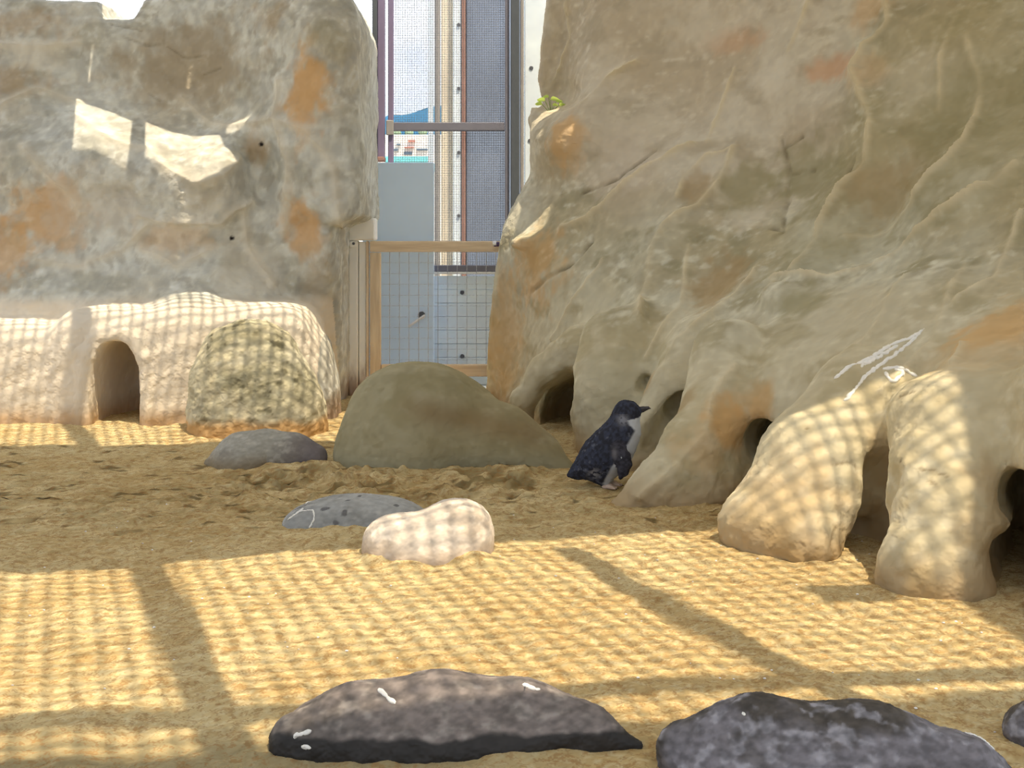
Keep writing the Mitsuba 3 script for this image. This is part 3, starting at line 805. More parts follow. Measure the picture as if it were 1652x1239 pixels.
    def t5(v, n):
        col = grey(lin(196, 186, 172), lin(176, 164, 148), lin(220, 212, 200), .5, 3)(v, n)
        return lerp(col, lin(150, 128, 104), 0.6 * (1 - sstep(0.0, 0.07, v[:, 2] + 0.03 * (meshkit.fbm(v * 20, 3, 7) - .5))))
    out['pale'] = stone('stone_002', [('ell', [-0.155, 3.30, 0.03], [0.105, 0.11, 0.115], rotz(0), 2.4), ('ell', [-0.31, 3.28, 0.02], [0.105, 0.10, 0.085], rotz(0), 2.3), ('ell', [-0.23, 3.25, 0.0], [0.15, 0.11, 0.08])], 0.006, t5,
                        'pale cream stone in dappled sunlight, lying in the middle of the sand', (0.012, 10.0), 0.06, seed=5)

    dark = grey(lin(112, 104, 100), lin(90, 84, 80), lin(140, 134, 128), .5, 4, .7)
    def t6(v, n):
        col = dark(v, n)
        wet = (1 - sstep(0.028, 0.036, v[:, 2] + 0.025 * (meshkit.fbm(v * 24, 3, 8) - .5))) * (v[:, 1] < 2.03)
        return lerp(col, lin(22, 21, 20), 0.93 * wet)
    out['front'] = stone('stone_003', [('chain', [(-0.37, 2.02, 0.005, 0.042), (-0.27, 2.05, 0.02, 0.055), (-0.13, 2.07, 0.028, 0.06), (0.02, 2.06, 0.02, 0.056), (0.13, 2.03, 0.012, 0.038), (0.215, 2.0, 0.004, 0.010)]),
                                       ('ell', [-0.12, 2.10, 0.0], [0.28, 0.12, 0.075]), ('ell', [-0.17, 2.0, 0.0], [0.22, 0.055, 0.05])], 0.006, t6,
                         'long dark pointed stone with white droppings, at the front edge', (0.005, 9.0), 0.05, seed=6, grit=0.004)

    def t7(v, n):
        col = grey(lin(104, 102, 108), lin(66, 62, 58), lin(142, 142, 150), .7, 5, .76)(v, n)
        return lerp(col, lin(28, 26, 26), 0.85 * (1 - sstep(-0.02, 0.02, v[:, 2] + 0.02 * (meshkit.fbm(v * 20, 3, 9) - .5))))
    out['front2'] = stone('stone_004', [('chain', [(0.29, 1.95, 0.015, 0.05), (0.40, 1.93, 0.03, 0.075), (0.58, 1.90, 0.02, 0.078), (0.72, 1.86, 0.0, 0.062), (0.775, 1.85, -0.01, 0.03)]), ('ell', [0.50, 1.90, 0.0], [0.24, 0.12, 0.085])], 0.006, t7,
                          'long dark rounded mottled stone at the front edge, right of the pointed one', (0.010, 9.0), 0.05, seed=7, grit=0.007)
    out['front3'] = stone('stone_005', [('ell', [0.955, 2.04, 0.01], [0.10, 0.09, 0.055]), ('ell', [1.03, 2.03, 0.01], [0.11, 0.09, 0.065])], 0.006, t7,
                          'dark stone cut off by the right edge of the photo, beside the front row', (0.008, 9.0), 0.04, seed=8, grit=0.006)
    return out


# ------------------------------------------------------------------ sand floor
def build_sand():
    def patch(x0, x1, y0, y1, st):
        xs, ys = np.arange(x0, x1 + st / 2, st), np.arange(y0, y1 + st / 2, st)
        X, Y = np.meshgrid(xs, ys, indexing='ij')
        nx, ny = X.shape
        i = np.arange(nx * ny).reshape(nx, ny)
        q = np.stack([i[:-1, :-1], i[1:, :-1], i[1:, 1:], i[:-1, 1:]], -1).reshape(-1, 4)
        return np.stack([X.ravel(), Y.ravel(), 0 * X.ravel()], 1), q
    v1, q1 = patch(-1.5, 1.6, 1.45, 4.0, 0.007)
    v2, q2 = patch(-3.3, 1.9, 4.0, 7.0, 0.012)
    # outside the finely meshed band at the front: a coarser skirt
    v3, q3 = patch(-3.3, -1.5, 1.45, 4.0, 0.03)
    v4, q4 = patch(1.6, 2.6, 1.45, 4.0, 0.03)
    v5, q5 = patch(-3.3, 2.6, -0.6, 1.45, 0.05)
    vs, qs, o = [], [], 0
    for vv, qq in ((v1, q1), (v2, q2), (v3, q3), (v4, q4), (v5, q5)):
        vs.append(vv); qs.append(qq + o); o += len(vv)
    v, q = np.vstack(vs), np.vstack(qs)
    x, y = v[:, 0], v[:, 1]
    p = np.stack([x, y, 0 * x], 1)
    z = 0.026 * (meshkit.fbm(p * 1.8, 2, 80) - 0.5) + 0.020 * (meshkit.fbm(p * 8, 3, 81) - 0.5) + 0.012 * (meshkit.fbm(p * 34, 3, 82) - 0.5)
    # churned, footprinted sand around the boulders
    churn = np.exp(-((y - 4.25) / 0.32) ** 2) * sstep(-1.3, -0.9, x) * (1 - sstep(0.0, 0.35, x))
    churn = np.maximum(churn, 0.35 * np.exp(-((y - 3.9) / 0.35) ** 2))
    clod = meshkit.fbm(p * 22, 3, 83)
    z += churn * (0.022 * sstep(0.5, 0.75, clod) - 0.016 * sstep(0.55, 0.72, meshkit.fbm(p * 14 + 4, 2, 84)))
    # banked up around the pale stone and along the boulder's foot
    for cx, cy, r, h in ((-0.30, 3.14, 0.07, 0.016), (-0.10, 3.17, 0.06, 0.028), (-0.36, 3.2, 0.05, 0.02), (-0.9, 4.5, 0.1, 0.03), (-0.5, 4.45, 0.15, 0.02), (0.02, 4.42, 0.1, 0.02), (-0.72, 4.5, 0.1, 0.02), (-0.5, 3.5, 0.1, 0.015), (-1.55, 5.45, 0.12, 0.035)):
        z += h * np.exp(-((x - cx) ** 2 + (y - cy) ** 2) / r ** 2)
    z += 0.02 * sstep(-0.9, -1.4, x) * sstep(2.3, 1.9, y)
    v[:, 2] = z
    a, b2, c2 = meshkit.fbm(p * 3, 3, 85), meshkit.fbm(p * 45, 3, 86), meshkit.fbm(p * 150, 2, 87)
    col = lerp(lin(200, 168, 116), lin(212, 184, 134), sstep(0.35, 0.65, a))
    col = lerp(col, lin(176, 140, 90), 0.55 * sstep(0.50, 0.68, b2))
    col = lerp(col, lin(226, 206, 164), 0.5 * sstep(0.55, 0.7, c2))
    col = lerp(col, lin(104, 84, 48), 0.75 * churn * sstep(0.52, 0.68, meshkit.fbm(p * 16 + 4, 3, 84)))
    col = lerp(col, lin(150, 124, 76), 0.35 * np.exp(-((y - 4.1) / 0.6) ** 2) * sstep(0.45, 0.6, meshkit.fbm(p * [9, 22, 1], 3, 88)))
    fleck = sstep(0.69, 0.76, meshkit.fbm(p * [14, 26, 1] + 3, 3, 89)) * sstep(3.4, 3.7, y) * sstep(5.4, 5.0, y)
    col = lerp(col, lin(90, 72, 40), 0.75 * fleck)
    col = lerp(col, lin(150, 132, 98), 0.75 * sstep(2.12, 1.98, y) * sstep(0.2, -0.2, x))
    add('floor', (v, q), 'm_sand', smooth=True, color=np.clip(col * [0.75, 0.82, 0.85], 0.02, 0.95))
    tag('floor', 'pale yellow sand floor of the pen', kind='structure')
    add('ground', box(-60, 60, 7.0, 90, -0.6, -0.02), 'm_outdoor')
    tag('ground', kind='structure')
    add('ground__apron', box(-12, 12, -10, 7.0, -0.6, -0.08), 'm_outdoor')
    # scattered shell grit
    ms = []
    for _ in range(150):
        gx, gy = rng.uniform(-1.3, 1.5), rng.uniform(1.95, 3.9)
        i = np.argmin((v1[:, 0] - gx) ** 2 + (v1[:, 1] - gy) ** 2)
        if -0.8 < gx < -0.1 and 3.1 < gy < 3.9: continue
        s = rng.uniform(0.0012, 0.004)
        m = trimesh.creation.icosphere(1, s)
        m.apply_scale([1, rng.uniform(.6, 1), .5])
        m.apply_translation([gx, gy, z[i] + s * 0.3])
        ms.append(m)
    add('shell_grit', cat(ms), 'm_dropping', smooth=True)
    tag('shell_grit', 'tiny white shell fragments scattered over the sand', 'shell grit', kind='stuff')


# ------------------------------------------------------------------ penguin
def build_penguin():
    o = G(983, 787)
    Y0 = o[1]
    def W(px, py, dy=0.0):
        return P(px, py, Y0) + [0, dy, 0]
    fd = Field(o + [-0.18, -0.10, -0.005], o + [0.12, 0.11, 0.32], 0.0028)
    def ch(pts, k=0.02, carve=False):
        fd.chain([(*W(px, py, dy), r) for px, py, dy, r in pts], k, carve)
    # trunk from rump to neck, then head
    ch([(945, 752, 0, .036), (962, 742, 0, .060), (981, 727, 0, .066), (997, 709, 0, .062), (1006, 692, 0, .050), (1009, 678, 0, .042)], 0.04)
    ch([(1009, 672, 0, .038), (1010, 664, 0, .036), (1017, 663, 0, .031)], 0.025)
    ch([(1020, 664, 0, .026), (1029, 663, 0, .013)], 0.012)
    # belly down to the thighs
    ch([(985, 740, 0, .060), (972, 762, 0, .040)], 0.04)
    ch([(970, 764, -.022, .026), (974, 776, -.022, .014)], 0.02)
    ch([(980, 764, .026, .026), (984, 776, .026, .014)], 0.02)
    # tail
    ch([(948, 754, 0, .030), (930, 762, 0, .020), (917, 767, 0, .006)], 0.025)
    # near and far flipper
    for sy in (-1, 1):
        ch([(996, 716, sy * .064, .016), (1005, 730, sy * .078, .018), (1008, 742, sy * .083, .016), (1004, 755, sy * .082, .012), (998, 764, sy * .079, .005)], 0.010)
        ch([(990, 718, sy * .066, .012), (997, 736, sy * .078, .013), (998, 752, sy * .080, .009), (997, 762, sy * .079, .004)], 0.012)
        ch([(1000, 722, sy * .072, .010), (1003, 742, sy * .082, .011), (998, 756, sy * .080, .007)], 0.010)
    v, f = fd.mesh(closed=True)
    trimesh.smoothing.filter_taubin(m := trimesh.Trimesh(v, f, process=False), iterations=6)
    v = np.array(m.vertices)
    n = vnormals(v, f)
    v = v + n * (0.004 * (meshkit.fbm((v - o) * 60, 3, 90) - 0.5))[:, None]
    n = vnormals(v, f)
    pp = project(v)
    q = (v - o) / Y0 * F                                             # millimetre-like body coordinates: x forward, z up (1 = 2.2 mm)
    bx, by, bz = q[:, 0], q[:, 1], q[:, 2]
    w = 7 * (meshkit.fbm((v - o) * 50, 3, 91) - 0.5)
    # white front: ahead of a line from the throat to the vent
    line = np.interp(bz + w, [0, 12, 22, 40, 60, 75, 95, 104, 112, 118], [-10, -12, 0, 3, 10, 26, 38, 30, 26, 60])
    white = sstep(-3, 4, bx + w * 0.6 - line)
    fl = np.concatenate([[W(px, py, sy * dy) for px, py, dy in ((996, 714, .070), (1001, 721, .076), (1006, 730, .081), (1008, 738, .085), (1008, 746, .085), (1004, 755, .083), (998, 763, .080), (990, 717, .068), (994, 728, .074), (997, 738, .079), (998, 750, .081))] for sy in (-1, 1)])
    fd2 = cKDTree(fl).query((v))[0]
    flip = (fd2 < 0.0215) & (np.abs(by) > 31)
    flank = sstep(-2, 3, bx - np.interp(bz, [18, 30, 45, 58], [-10, -4, 4, 12]) + w * 0.5) * (bz > 14) * (bz < 56) * (bx < 20)
    white = np.maximum(white, flank)
    white = np.where(flip, 0, white)
    dark = lerp(lin(30, 32, 42), lin(48, 54, 72), sstep(0.35, 0.70, meshkit.fbm((v - o) * [110, 110, 70], 3, 92)))
    dark = lerp(dark, lin(96, 100, 112), 0.55 * sstep(0.62, 0.72, meshkit.fbm((v - o) * 80, 3, 93)) * (bz < 100))
    col = lerp(dark, lin(176, 180, 184), white)
    cheek = np.exp(-(((bx - 20) / 8.0) ** 2 + ((bz - 113) / 8.0) ** 2)) * (np.abs(by) > 8)
    col = lerp(col, lin(150, 152, 160), 0.55 * np.clip(cheek * 1.2, 0, 1) * sstep(0.3, 0.6, meshkit.fbm((v - o) * 130, 2, 96) + 0.15) * (bz < 122))
    col = np.where(flip[:, None], lerp(lin(36, 36, 44), lin(54, 54, 64), sstep(.4, .6, meshkit.fbm((v - o) * 120, 2, 94))), col)
    rim = np.exp(-(((bx - 5) / 4.0) ** 2 + ((bz - 62) / 8.0) ** 2)) * (np.abs(by) > 24)
    col = lerp(col, lin(120, 118, 122), 0.7 * rim)
    ruff = np.exp(-(((bx + 27) / 9.0) ** 2 + ((bz - 28) / 9.0) ** 2))
    col = lerp(col, lin(150, 148, 150), 0.65 * ruff * sstep(.45, .6, meshkit.fbm((v - o) * 90, 2, 95)))
    add('penguin', (v, f), 'm_plume', smooth=True, color=np.clip(col, 0.006, 0.9))
    tag('penguin', 'small blue-black penguin with a white front, standing on the sand and facing right', 'penguin')
    # bill
    plain('m_bill', lin(52, 50, 54), 0.35, 0.5, 0.2, 60)
    plain('m_foot', lin(196, 176, 160), 0.6, 0.3, 0.15, 60)
    plain('m_claw', lin(60, 48, 44), 0.5, 0.4, 0.1)
    plain('m_eye', lin(14, 14, 18), 0.1, 0.6, 0.0)
    bl = Field(o + [0.08, -0.03, 0.24], o + [0.16, 0.03, 0.32], 0.0016)
    for pts in ([(1024, 662, 0, .0115), (1037, 659, 0, .0078), (1045, 657.8, 0, .005), (1049, 659, 0, .0022)], [(1025, 665, 0, .009), (1037, 662.5, 0, .0055), (1044, 660.5, 0, .003)]):
        bl.chain([(*W(px, py, dy), r) for px, py, dy, r in pts], 0.003)
    add('penguin__bill', bl.mesh(closed=True), 'm_bill', smooth=True)
    for i, sy in enumerate((-1, 1)):
        e = trimesh.creation.icosphere(2, 0.0042)
        e.apply_translation(W(1022, 660.5) + [0, sy * 0.0245, 0])
        add('penguin__eye' + ('_001' if i else ''), e, 'm_eye', smooth=True)
        # foot: shank, three webbed toes
        x0, x1 = (974, 984)[i], (979, 989)[i]
        ft = Field(W(x0, 790) + [-0.04, sy * .024 - 0.045, -0.012], W(x0, 770) + [0.075, sy * .024 + 0.045, 0.02], 0.002)
        A = W(x0, 776, sy * .024); B = W(x0 + 1, 785, sy * .024); B[2] = 0.012
        ft.chain([(*A, .011), (*B, .008)], 0.006)
        toes = []
        for t in (-0.018, 0.0, 0.018):
            tip = B + [0.040 - abs(t) * 0.4, t, 0]; tip[2] = 0.006
            mid = B + [0.018, t * 0.6, 0]; mid[2] = 0.010
            ft.chain([(*B, .008), (*mid, .007), (*tip, .0045)], 0.008)
            toes.append(rod(tip, tip + [0.008, 0, -0.003], 0.0016))
        add('penguin__foot' + ('_001' if i else ''), ft.mesh(closed=True), 'm_foot', smooth=True)
        for j, c2 in enumerate(toes):
            k = i * 3 + j
            add('penguin__foot' + ('_001' if i else '') + '__claw' + (f'_{j:03d}' if j else ''), c2, 'm_claw')


# ------------------------------------------------------------------ back wall: door, gate, window, what stands outside
def build_back():
    Yg, Yd, Yw = 6.72, 7.12, 7.3
    S = lambda Y: Y / F
    def X(px, Y): return (px - CX) / F * Y
    def Zp(py, Y): return EYE - (py - HY) / F * Y
    # white posts carrying the gate
    add('gate_post', cat([box(X(563, Yg), X(578, Yg), Yg - 0.03, Yg + 0.06, 0.0, Zp(388, Yg), 0.006), box(X(579, Yg), X(591, Yg), Yg - 0.005, Yg + 0.05, 0.0, Zp(390, Yg), 0.004)]), 'm_post')
    tag('gate_post', 'white painted post with a stained foot, left of the wooden mesh gate', 'post')
    add('gate_post__head_block', box(X(561, Yg), X(606, Yg), Yg - 0.05, Yg + 0.10, Zp(388, Yg), Zp(352, Yg), 0.008), 'm_white')
    add('gate_post__bolt', rod([X(571, Yg), Yg - 0.06, Zp(394, Yg)], [X(571, Yg), Yg + 0.0, Zp(394, Yg)], 0.018, 12), 'm_white')
    add('gate_post__bolt__nut', rod([X(573, Yg), Yg - 0.075, Zp(393, Yg)], [X(573, Yg), Yg - 0.055, Zp(393, Yg)], 0.008, 6), 'm_plug')
    # wooden gate
    x0, x1, z0, z1 = X(593, Yg), X(822, Yg), Zp(607, Yg), Zp(389, Yg)
    w = 0.062
    add('gate__stile', box(X(597, Yg), X(597, Yg) + w, Yg - 0.02, Yg + 0.02, z0, z1 - w * 1.05, 0.004), 'm_wood')
    add('gate__stile_001', box(x1 - w, x1, Yg - 0.02, Yg + 0.02, z0, z1 - w * 1.05, 0.004), 'm_wood')
    add('gate__top_rail', box(X(597, Yg), x1, Yg - 0.022, Yg + 0.022, z1 - w, z1, 0.004), 'm_wood_h')
    add('gate__bottom_rail', box(X(597, Yg) + w + 0.003, x1 - w - 0.003, Yg - 0.02, Yg + 0.02, z0, z0 + w * 1.1, 0.004), 'm_wood_h')
    add('gate__hinge_stile', box(X(591.5, Yg), X(595, Yg), Yg - 0.02, Yg + 0.02, z0, z1, 0.002), 'm_wood')
    segs = []
    for px in np.arange(612.5, 812, 15.6):
        segs.append([[X(px, Yg), Yg + 0.021, z0 + 0.03], [X(px, Yg), Yg + 0.021, z1 - 0.03]])
    for py in np.arange(424, 592, 17.5):
        segs.append([[X(606, Yg), Yg + 0.0245, Zp(py, Yg)], [x1 - 0.03, Yg + 0.0245, Zp(py, Yg)]])
    nv = len(np.arange(612.5, 812, 15.6))
    add('gate__wire_mesh', cat([tubes(segs[:nv], 0.0017, 6), tubes(segs[nv:], 0.0009, 6)]), 'm_wire', smooth=True)
    add('gate__latch_bolt', rod([X(797, Yg), Yg - 0.05, Zp(394, Yg)], [X(812, Yg), Yg - 0.05, Zp(394, Yg)], 0.013, 14), 'm_purple')
    add('gate__latch_bolt__cap', cat([rod([X(795, Yg), Yg - 0.05, Zp(393, Yg)], [X(801, Yg), Yg - 0.05, Zp(393, Yg)], 0.015, 14), box(X(796, Yg), X(800, Yg), Yg - 0.04, Yg - 0.0, Zp(396, Yg), Zp(390, Yg))]), 'm_steel')
    tag('gate', 'low wooden gate filled with square wire mesh, between the white post and the right cliff', 'gate')
    tag('gate__wire_mesh', 'grey welded wire mesh', kind='stuff')
    tag('gate__latch_bolt', 'purple bolt')
    # threshold
    add('threshold', box(X(535, 6.9), X(800, 6.9), 6.86, 7.02, -0.04, 0.03, 0.008), 'm_white')
    tag('threshold', 'white concrete sill under the wooden gate', 'sill')
    # door behind the gate
    add('door_1', box(X(585, Yd), X(700, Yd), Yd, Yd + 0.045, 0.03, Zp(262, Yd), 0.004), 'm_door')
    tag('door_1', 'pale grey-blue door leaf behind the gate', kind='structure')
    hz = Zp(511, Yd); hx = X(683, Yd)
    add('door_1__handle', cat([rod([hx, Yd - 0.06, hz], [hx, Yd + 0.005, hz], 0.010, 12), rod([hx + 0.015, Yd - 0.06, hz + 0.012], [hx - 0.085, Yd - 0.06, hz - 0.055], 0.0075, 12)]), 'm_steel', smooth=40)
    add('door_1__handle__rose', rod([hx - 0.01, Yd - 0.012, hz + 0.01], [hx - 0.01, Yd + 0.002, hz + 0.01], 0.022, 20), 'm_plug')
    # low concrete wall with form-tie holes, below the window
    xa, xb = X(700, Yw), X(860, Yw)
    zt = Zp(440, Yw)
    add('wall_back', box(X(560, Yw), X(930, Yw), Yw + 0.06, Yw + 0.20, -0.05, zt - 0.10, 0.004), 'm_concrete')
    tag('wall_back', kind='structure')
    zs = np.linspace(0.0, zt - 0.02, 9)
    for i in range(8):
        add('wall_back__board' + (f'_{i:03d}' if i else ''), box(xa, xb, Yw + 0.02 + 0.002 * (i % 3), Yw + 0.06, zs[i] + 0.001, zs[i + 1] - 0.001, 0.002), 'm_concrete')
    k = 0
    for py in (472, 575):
        add('wall_back__tie_hole' + (f'_{k:03d}' if k else ''), rod([X(745.5, Yw), Yw + 0.005, Zp(py, Yw)], [X(745.5, Yw), Yw + 0.05, Zp(py, Yw)], 0.013, 14), 'm_plug'); k += 1
    # window: frame bars, rail, sill, fly screen
    win = 'window_1'
    def vbar(name, pa, pb, ya, yb, mat, y0=-80, y1=430):
        add(f'{win}__{name}', box(X(pa, ya), X(pb, ya), ya, yb, Zp(y1, ya), Zp(y0, ya), 0.004), mat)
    vbar('jamb', 600.5, 608, Yw - 0.05, Yw, 'm_frame_dark', y1=258)
    vbar('jamb_001', 608.8, 620, Yw - 0.03, Yw + 0.03, 'm_mullion', y1=258)
    add(f'{win}__jamb_foot', box(X(600, Yw), X(621.5, Yw), Yw - 0.07, Yw + 0.03, Zp(261, Yw), Zp(254, Yw), 0.004), 'm_rust')
    vbar('mullion', 626, 634, Yw - 0.03, Yw + 0.02, 'm_mullion', y1=300)
    vbar('mullion_001', 814.5, 821.5, Yw - 0.02, Yw + 0.03, 'm_frame', y1=432)
    vbar('jamb_002', 824, 838, Yw - 0.05, Yw + 0.05, 'm_frame_dark', y1=436)
    vbar('jamb_003', 839.5, 845, Yw - 0.03, Yw + 0.06, 'm_pole', y1=436)
    add(f'{win}__rail', box(X(634.5, Yw), X(814, Yw), Yw - 0.02, Yw + 0.02, Zp(211, Yw), Zp(198, Yw), 0.003), 'm_frame')
    add(f'{win}__rail_clip', box(X(624, Yw), X(636, Yw), Yw - 0.045, Yw - 0.031, Zp(219, Yw), Zp(195, Yw), 0.004), 'm_pole')
    add(f'{win}__sill', box(X(698, Yw), X(824, Yw), Yw - 0.05, Yw + 0.10, Zp(438, Yw), Zp(428, Yw), 0.004), 'm_frame')
    add(f'{win}__sill_001', box(X(698, Yw), X(824, Yw), Yw - 0.06, Yw + 0.10, Zp(442, Yw), Zp(438.4, Yw), 0.003), 'm_white')
    segs = []
    for x in np.arange(X(634, Yw), X(815, Yw), 0.0145):
        segs.append([[x, Yw + 0.026, Zp(430, Yw)], [x, Yw + 0.026, Zp(-80, Yw)]])
    for z in np.arange(Zp(430, Yw), Zp(-80, Yw), 0.0145):
        segs.append([[X(632, Yw), Yw + 0.0275, z], [X(816, Yw), Yw + 0.0275, z]])
    add(f'{win}__screen', tubes(segs, 0.0012, 4), 'm_screen', smooth=True)
    tag(win, 'tall screened window above the gate', kind='structure')
    tag(f'{win}__screen', 'fine grey wire screen', kind='stuff')
    # concrete pier right of the window
    Yp = 7.5
    add('concrete_pier', box(X(846, Yp), X(960, Yp), Yp, Yp + 0.3, -0.05, 2.6, 0.006), 'm_concrete')
    tag('concrete_pier', 'grey concrete pier with form-tie holes, between the window and the right cliff', 'pier')
    for k, (px, py) in enumerate(((857, 110), (855, 227), (857, -10))):
        add('concrete_pier__tie_hole' + (f'_{k:03d}' if k else ''), rod([X(px, Yp), Yp - 0.004, Zp(py, Yp)], [X(px, Yp), Yp + 0.05, Zp(py, Yp)], 0.013, 14), 'm_plug')
    # blue-grey shaded wall and board stack outside
    Yo = 8.6
    add('outer_wall', box(X(752, Yo), X(900, Yo), Yo, Yo + 0.2, -0.05, 3.2, 0.006), 'm_bluewall')
    tag('outer_wall', 'blue-grey weathered wall panel seen through the window screen', 'wall panel')
    add('outer_wall__edge_strip', box(X(745, Yo), X(751.5, Yo), Yo - 0.02, Yo + 0.1, -0.05, 3.2, 0.004), 'm_rust')
    tag('outer_wall__edge_strip', 'rusty edge strip')
    add('concrete_column', box(X(730.5, Yo), X(744.5, Yo), Yo, Yo + 0.25, -0.05, 3.2, 0.005), 'm_concrete')
    tag('concrete_column', 'slim concrete column with tie holes, behind the screen beside the rusty strip', 'column')
    for k, py in enumerate((40, 143, 246, 348)):
        add('concrete_column__tie_hole' + (f'_{k:03d}' if k else ''), rod([X(740, Yo), Yo - 0.01, Zp(py, Yo)], [X(740, Yo), Yo + 0.05, Zp(py, Yo)], 0.012, 12), 'm_plug')
    add('board', box(X(711, Yo), X(730, Yo), Yo + 0.05, Yo + 0.09, -0.05, 3.2, 0.004), 'm_board')
    tag('board', 'upright pale weathered board behind the screen, between the pole and the column', 'board')
    add('pole', rod([X(705, Yo), Yo + 0.05, -0.05], [X(705, Yo), Yo + 0.05, 3.2], 0.021, 16), 'm_pole', smooth=40)
    tag('pole', 'grey upright pole behind the screen, left of the pale board', 'pole')
    add('sheet_edge', box(X(690, Yo), X(699, Yo), Yo + 0.02, Yo + 0.03, -0.05, 3.2, 0.003), 'm_sheet')
    tag('sheet_edge', 'pale translucent-looking sheet edge left of the grey pole', 'sheet')
    # far away: hill, white building with a turquoise base, trees
    Yb = 46.0
    bx0, bx1 = X(560, Yb), X(760, Yb)
    for name, pa, pb, pt, pbm, mat in (('body', 560, 760, 217, 300, 'm_house'), ('body_001', 560, 700, 226, 300, 'm_house')):
        add(f'building__{name}', box(X(pa, Yb), X(pb, Yb), Yb - (2 if name != 'body' else 0), Yb + 6, -0.6, Zp(pt, Yb), 0.02), mat)
    for k, (pa, pb, py0, py1) in enumerate(((634, 642, 240, 244), (652, 665, 245, 250), (672, 690, 240, 243), (640, 646, 232, 235))):
        add('building__window' + (f'_{k:03d}' if k else ''), box(X(pa, Yb - 2), X(pb, Yb - 2), Yb - 2.1, Yb - 1.9, Zp(py1, Yb - 2), Zp(py0, Yb - 2), 0.01), 'm_pane')
    for k, (pa, pb, py0, py1) in enumerate(((653, 668, 237.5, 239), (659, 670, 226, 229))):
        add('building__railing' + (f'_{k:03d}' if k else ''), box(X(pa, Yb - 2), X(pb, Yb - 2), Yb - 2.2, Yb - 1.9, Zp(py1, Yb - 2), Zp(py0, Yb - 2), 0.01), 'm_rail')
    tag('building', 'far white building with red railings, seen through the window below the rail', 'building')
    add('canopy', box(X(620, 30), X(691, 30), 30, 34, Zp(262, 30), Zp(252, 30), 0.02), 'm_tint')
    add('canopy__leg', box(X(625, 30), X(627, 30), 31, 31.2, -0.6, Zp(262, 30), 0.01), 'm_pole')
    add('canopy__leg_001', box(X(687, 30), X(689, 30), 31, 31.2, -0.6, Zp(262, 30), 0.01), 'm_pole')
    tag('canopy', 'turquoise canopy in front of the far white building', 'canopy')
    for k, (px, py, r) in enumerate(((641, 212, .20), (660, 211, .22), (682, 210, .24))):
        m = trimesh.creation.icosphere(3, r)
        m.vertices *= (0.75 + 0.5 * meshkit.fbm(m.vertices * 1.2 + k * 7, 3, 5))[:, None]
        m.apply_translation(P(px, py + 3, 62))
        key = 'tree' + (f'_{k:03d}' if k else '')
        add(f'{key}__crown', m, 'm_far_tree')
        c3 = P(px, py, 62)
        add(f'{key}__trunk', rod([c3[0], 62, -0.6], [c3[0], 62, c3[2] - 0.5], 0.15, 8), 'm_rust')
        tag(key, ('leftmost', 'middle', 'rightmost')[k] + ' of three distant pale green tree tops above the far white building', 'tree', 'distant trees above the building')
    # hill: ridged cone field
    Yh = 900.0
    xs, ys = np.linspace(-400, 300, 90), np.linspace(Yh - 150, Yh + 250, 40)
    Xh, Yhh = np.meshgrid(xs, ys, indexing='ij')
    px = CX + Xh / Yh * F
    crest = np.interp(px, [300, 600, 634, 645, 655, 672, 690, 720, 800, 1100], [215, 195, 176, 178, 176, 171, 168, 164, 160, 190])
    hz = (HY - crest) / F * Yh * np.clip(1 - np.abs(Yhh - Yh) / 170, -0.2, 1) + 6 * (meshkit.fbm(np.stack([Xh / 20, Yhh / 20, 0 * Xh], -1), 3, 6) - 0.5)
    i = np.arange(Xh.size).reshape(Xh.shape)
    q = np.stack([i[:-1, :-1], i[1:, :-1], i[1:, 1:], i[:-1, 1:]], -1).reshape(-1, 4)
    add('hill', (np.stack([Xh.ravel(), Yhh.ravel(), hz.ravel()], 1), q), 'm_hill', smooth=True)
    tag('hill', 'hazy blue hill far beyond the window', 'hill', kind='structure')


def post_fn(p, n, uv):
    t = mikit.smoothstep(0.24, 0.0, p.z + 0.16 * (mikit.fbm(p.x * 40, p.y * 40, p.z * 14, 3) - 0.4))
    return mikit.mix([0.80, 0.80, 0.76], [0.25, 0.14, 0.07], t * 0.95)


scene['m_post'] = {'type': 'twosided', 'b': rough(mikit.proc(post_fn), 0.7)}


# ------------------------------------------------------------------ droppings: flat splashes lying on the rocks
def splash(key, find, lines, width):
    for li, l in enumerate(lines):
        ms = []
        p = find.line(l, 3.0)
        if len(p) < 3: continue
        t = np.gradient(p, axis=0); t /= np.linalg.norm(t, axis=1, keepdims=True) + 1e-9
        toc = np.array([0, 0, EYE]) - p; toc /= np.linalg.norm(toc, axis=1, keepdims=True)
        r = width * (0.5 + 0.9 * rng.random(len(p)))
        r[0] *= 0.4; r[-1] *= 0.4
        for a, b2, ra in zip(p[:-1], p[1:], r):
            if np.linalg.norm(b2 - a) > 0.15: continue
            m = trimesh.creation.icosphere(1, 1.0)
            d = b2 - a; L = np.linalg.norm(d) * 0.75 + ra
            m.apply_scale([L, ra, ra * 0.8])
            if np.linalg.norm(d) > 1e-6:
                m.apply_transform(trimesh.geometry.align_vectors([1, 0, 0], d))
            m.apply_translation((a + b2) / 2)
            ms.append(m)
        add(key + (f'_{li:03d}' if li else ''), cat(ms), 'm_dropping', smooth=True)
        tag(key + (f'_{li:03d}' if li else ''), 'white bird dropping')


build_roof()
cliff = build_cliff()
wall = build_wall()
stones = build_stones()
build_sand()
build_penguin()
build_back()

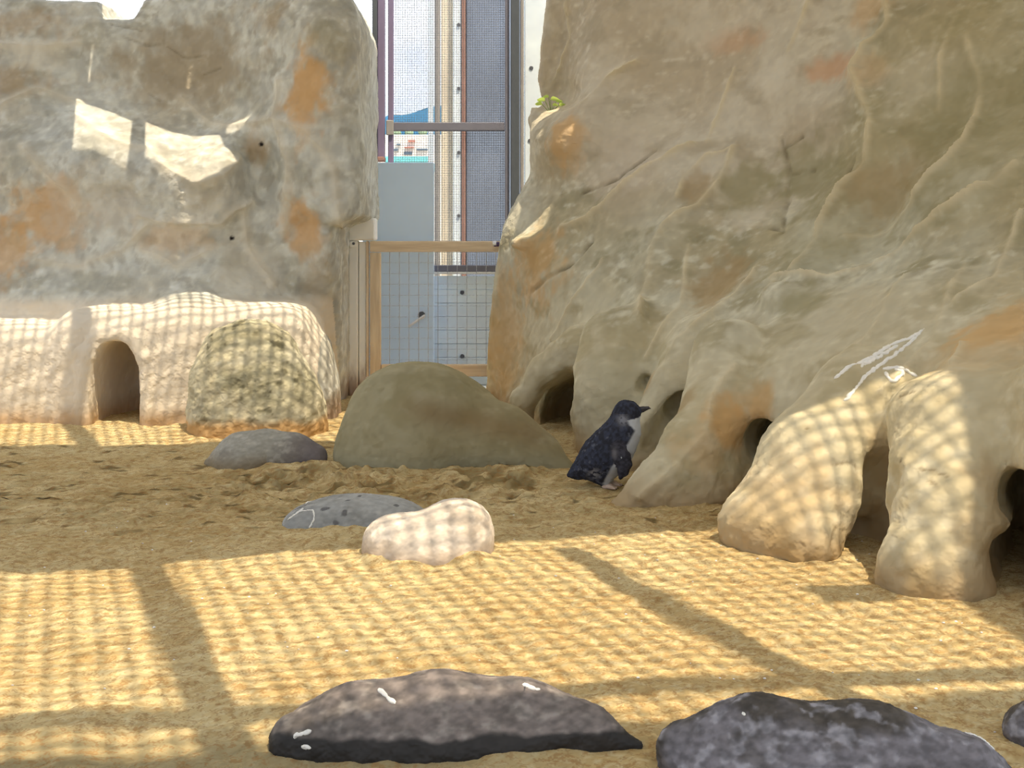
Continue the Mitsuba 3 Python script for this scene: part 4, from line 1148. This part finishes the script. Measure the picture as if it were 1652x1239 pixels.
splash('rock_cliff__dropping', cliff, [[(1490, 532), (1470, 545), (1440, 555), (1400, 580), (1372, 590), (1348, 610)], [(1485, 536), (1465, 556), (1440, 575), (1415, 592), (1395, 608), (1365, 645)],
       [(1450, 556), (1420, 575), (1390, 590)], [(1425, 595), (1450, 592), (1475, 605)], [(1428, 600), (1440, 618), (1460, 600), (1445, 596)]], 0.006)
splash('stone_001__dropping', stones['grey'], [[(500, 800), (490, 820), (465, 838)], [(478, 826), (505, 822), (508, 836), (500, 850)]], 0.0032)
splash('stone_003__dropping', stones['front'], [[(612, 1112), (628, 1128), (636, 1134)], [(842, 1100), (856, 1110), (868, 1112)], [(500, 1180), (478, 1186), (466, 1210), (480, 1200), (498, 1206)]], 0.0042)
splash('stone_004__dropping', stones['front2'], [[(1192, 1126), (1196, 1140), (1200, 1152)], [(1560, 1166), (1575, 1172), (1590, 1190), (1604, 1206)]], 0.0025)


# ------------------------------------------------------------------ little plant on the ledge of the cliff
def build_plant():
    root = cliff(888, 178)
    r2 = np.random.default_rng(3)
    for i, (dx, dz, ln) in enumerate(((-0.03, 0.05, .05), (0.0, 0.055, .05), (0.03, 0.045, .04), (-0.045, 0.03, .045), (0.045, 0.025, .04), (0.01, 0.025, .035), (-0.01, 0.07, .035))):
        tip = root + [dx, -0.01 + 0.02 * r2.random(), dz]
        t = np.linspace(0, 1, 7)
        wd = np.sin(np.pi * t) ** 0.8 * ln * 0.45
        axis = np.array([np.sign(dx + 1e-3) * 0.8, -0.3, 0.35]); axis /= np.linalg.norm(axis)
        side = np.cross(axis, [0, 0.5, 0.85]); side /= np.linalg.norm(side)
        droop = -0.3 * ln * t ** 2
        c = tip + t[:, None] * ln * axis + droop[:, None] * np.array([0, 0, 1])
        v = np.concatenate([c - wd[:, None] * side, c - [0, 0, 0.002], c + wd[:, None] * side])
        q = [[k, k + 1, k + 8, k + 7] for k in range(6)] + [[k + 7, k + 8, k + 15, k + 14] for k in range(6)]
        add('ledge_plant__leaf' + (f'_{i:03d}' if i else ''), (v, np.array(q)), 'm_leaf', smooth=True)
        add('ledge_plant__stem' + (f'_{i:03d}' if i else ''), rod(root - [0, 0, 0.02], tip, 0.0018, 5), 'm_stalk')
    tag('ledge_plant', 'small bright green weed growing on the ledge at the left edge of the cliff', 'plant')


plain('m_stalk', lin(110, 130, 60), 0.7, 0.3, 0.1)
build_plant()
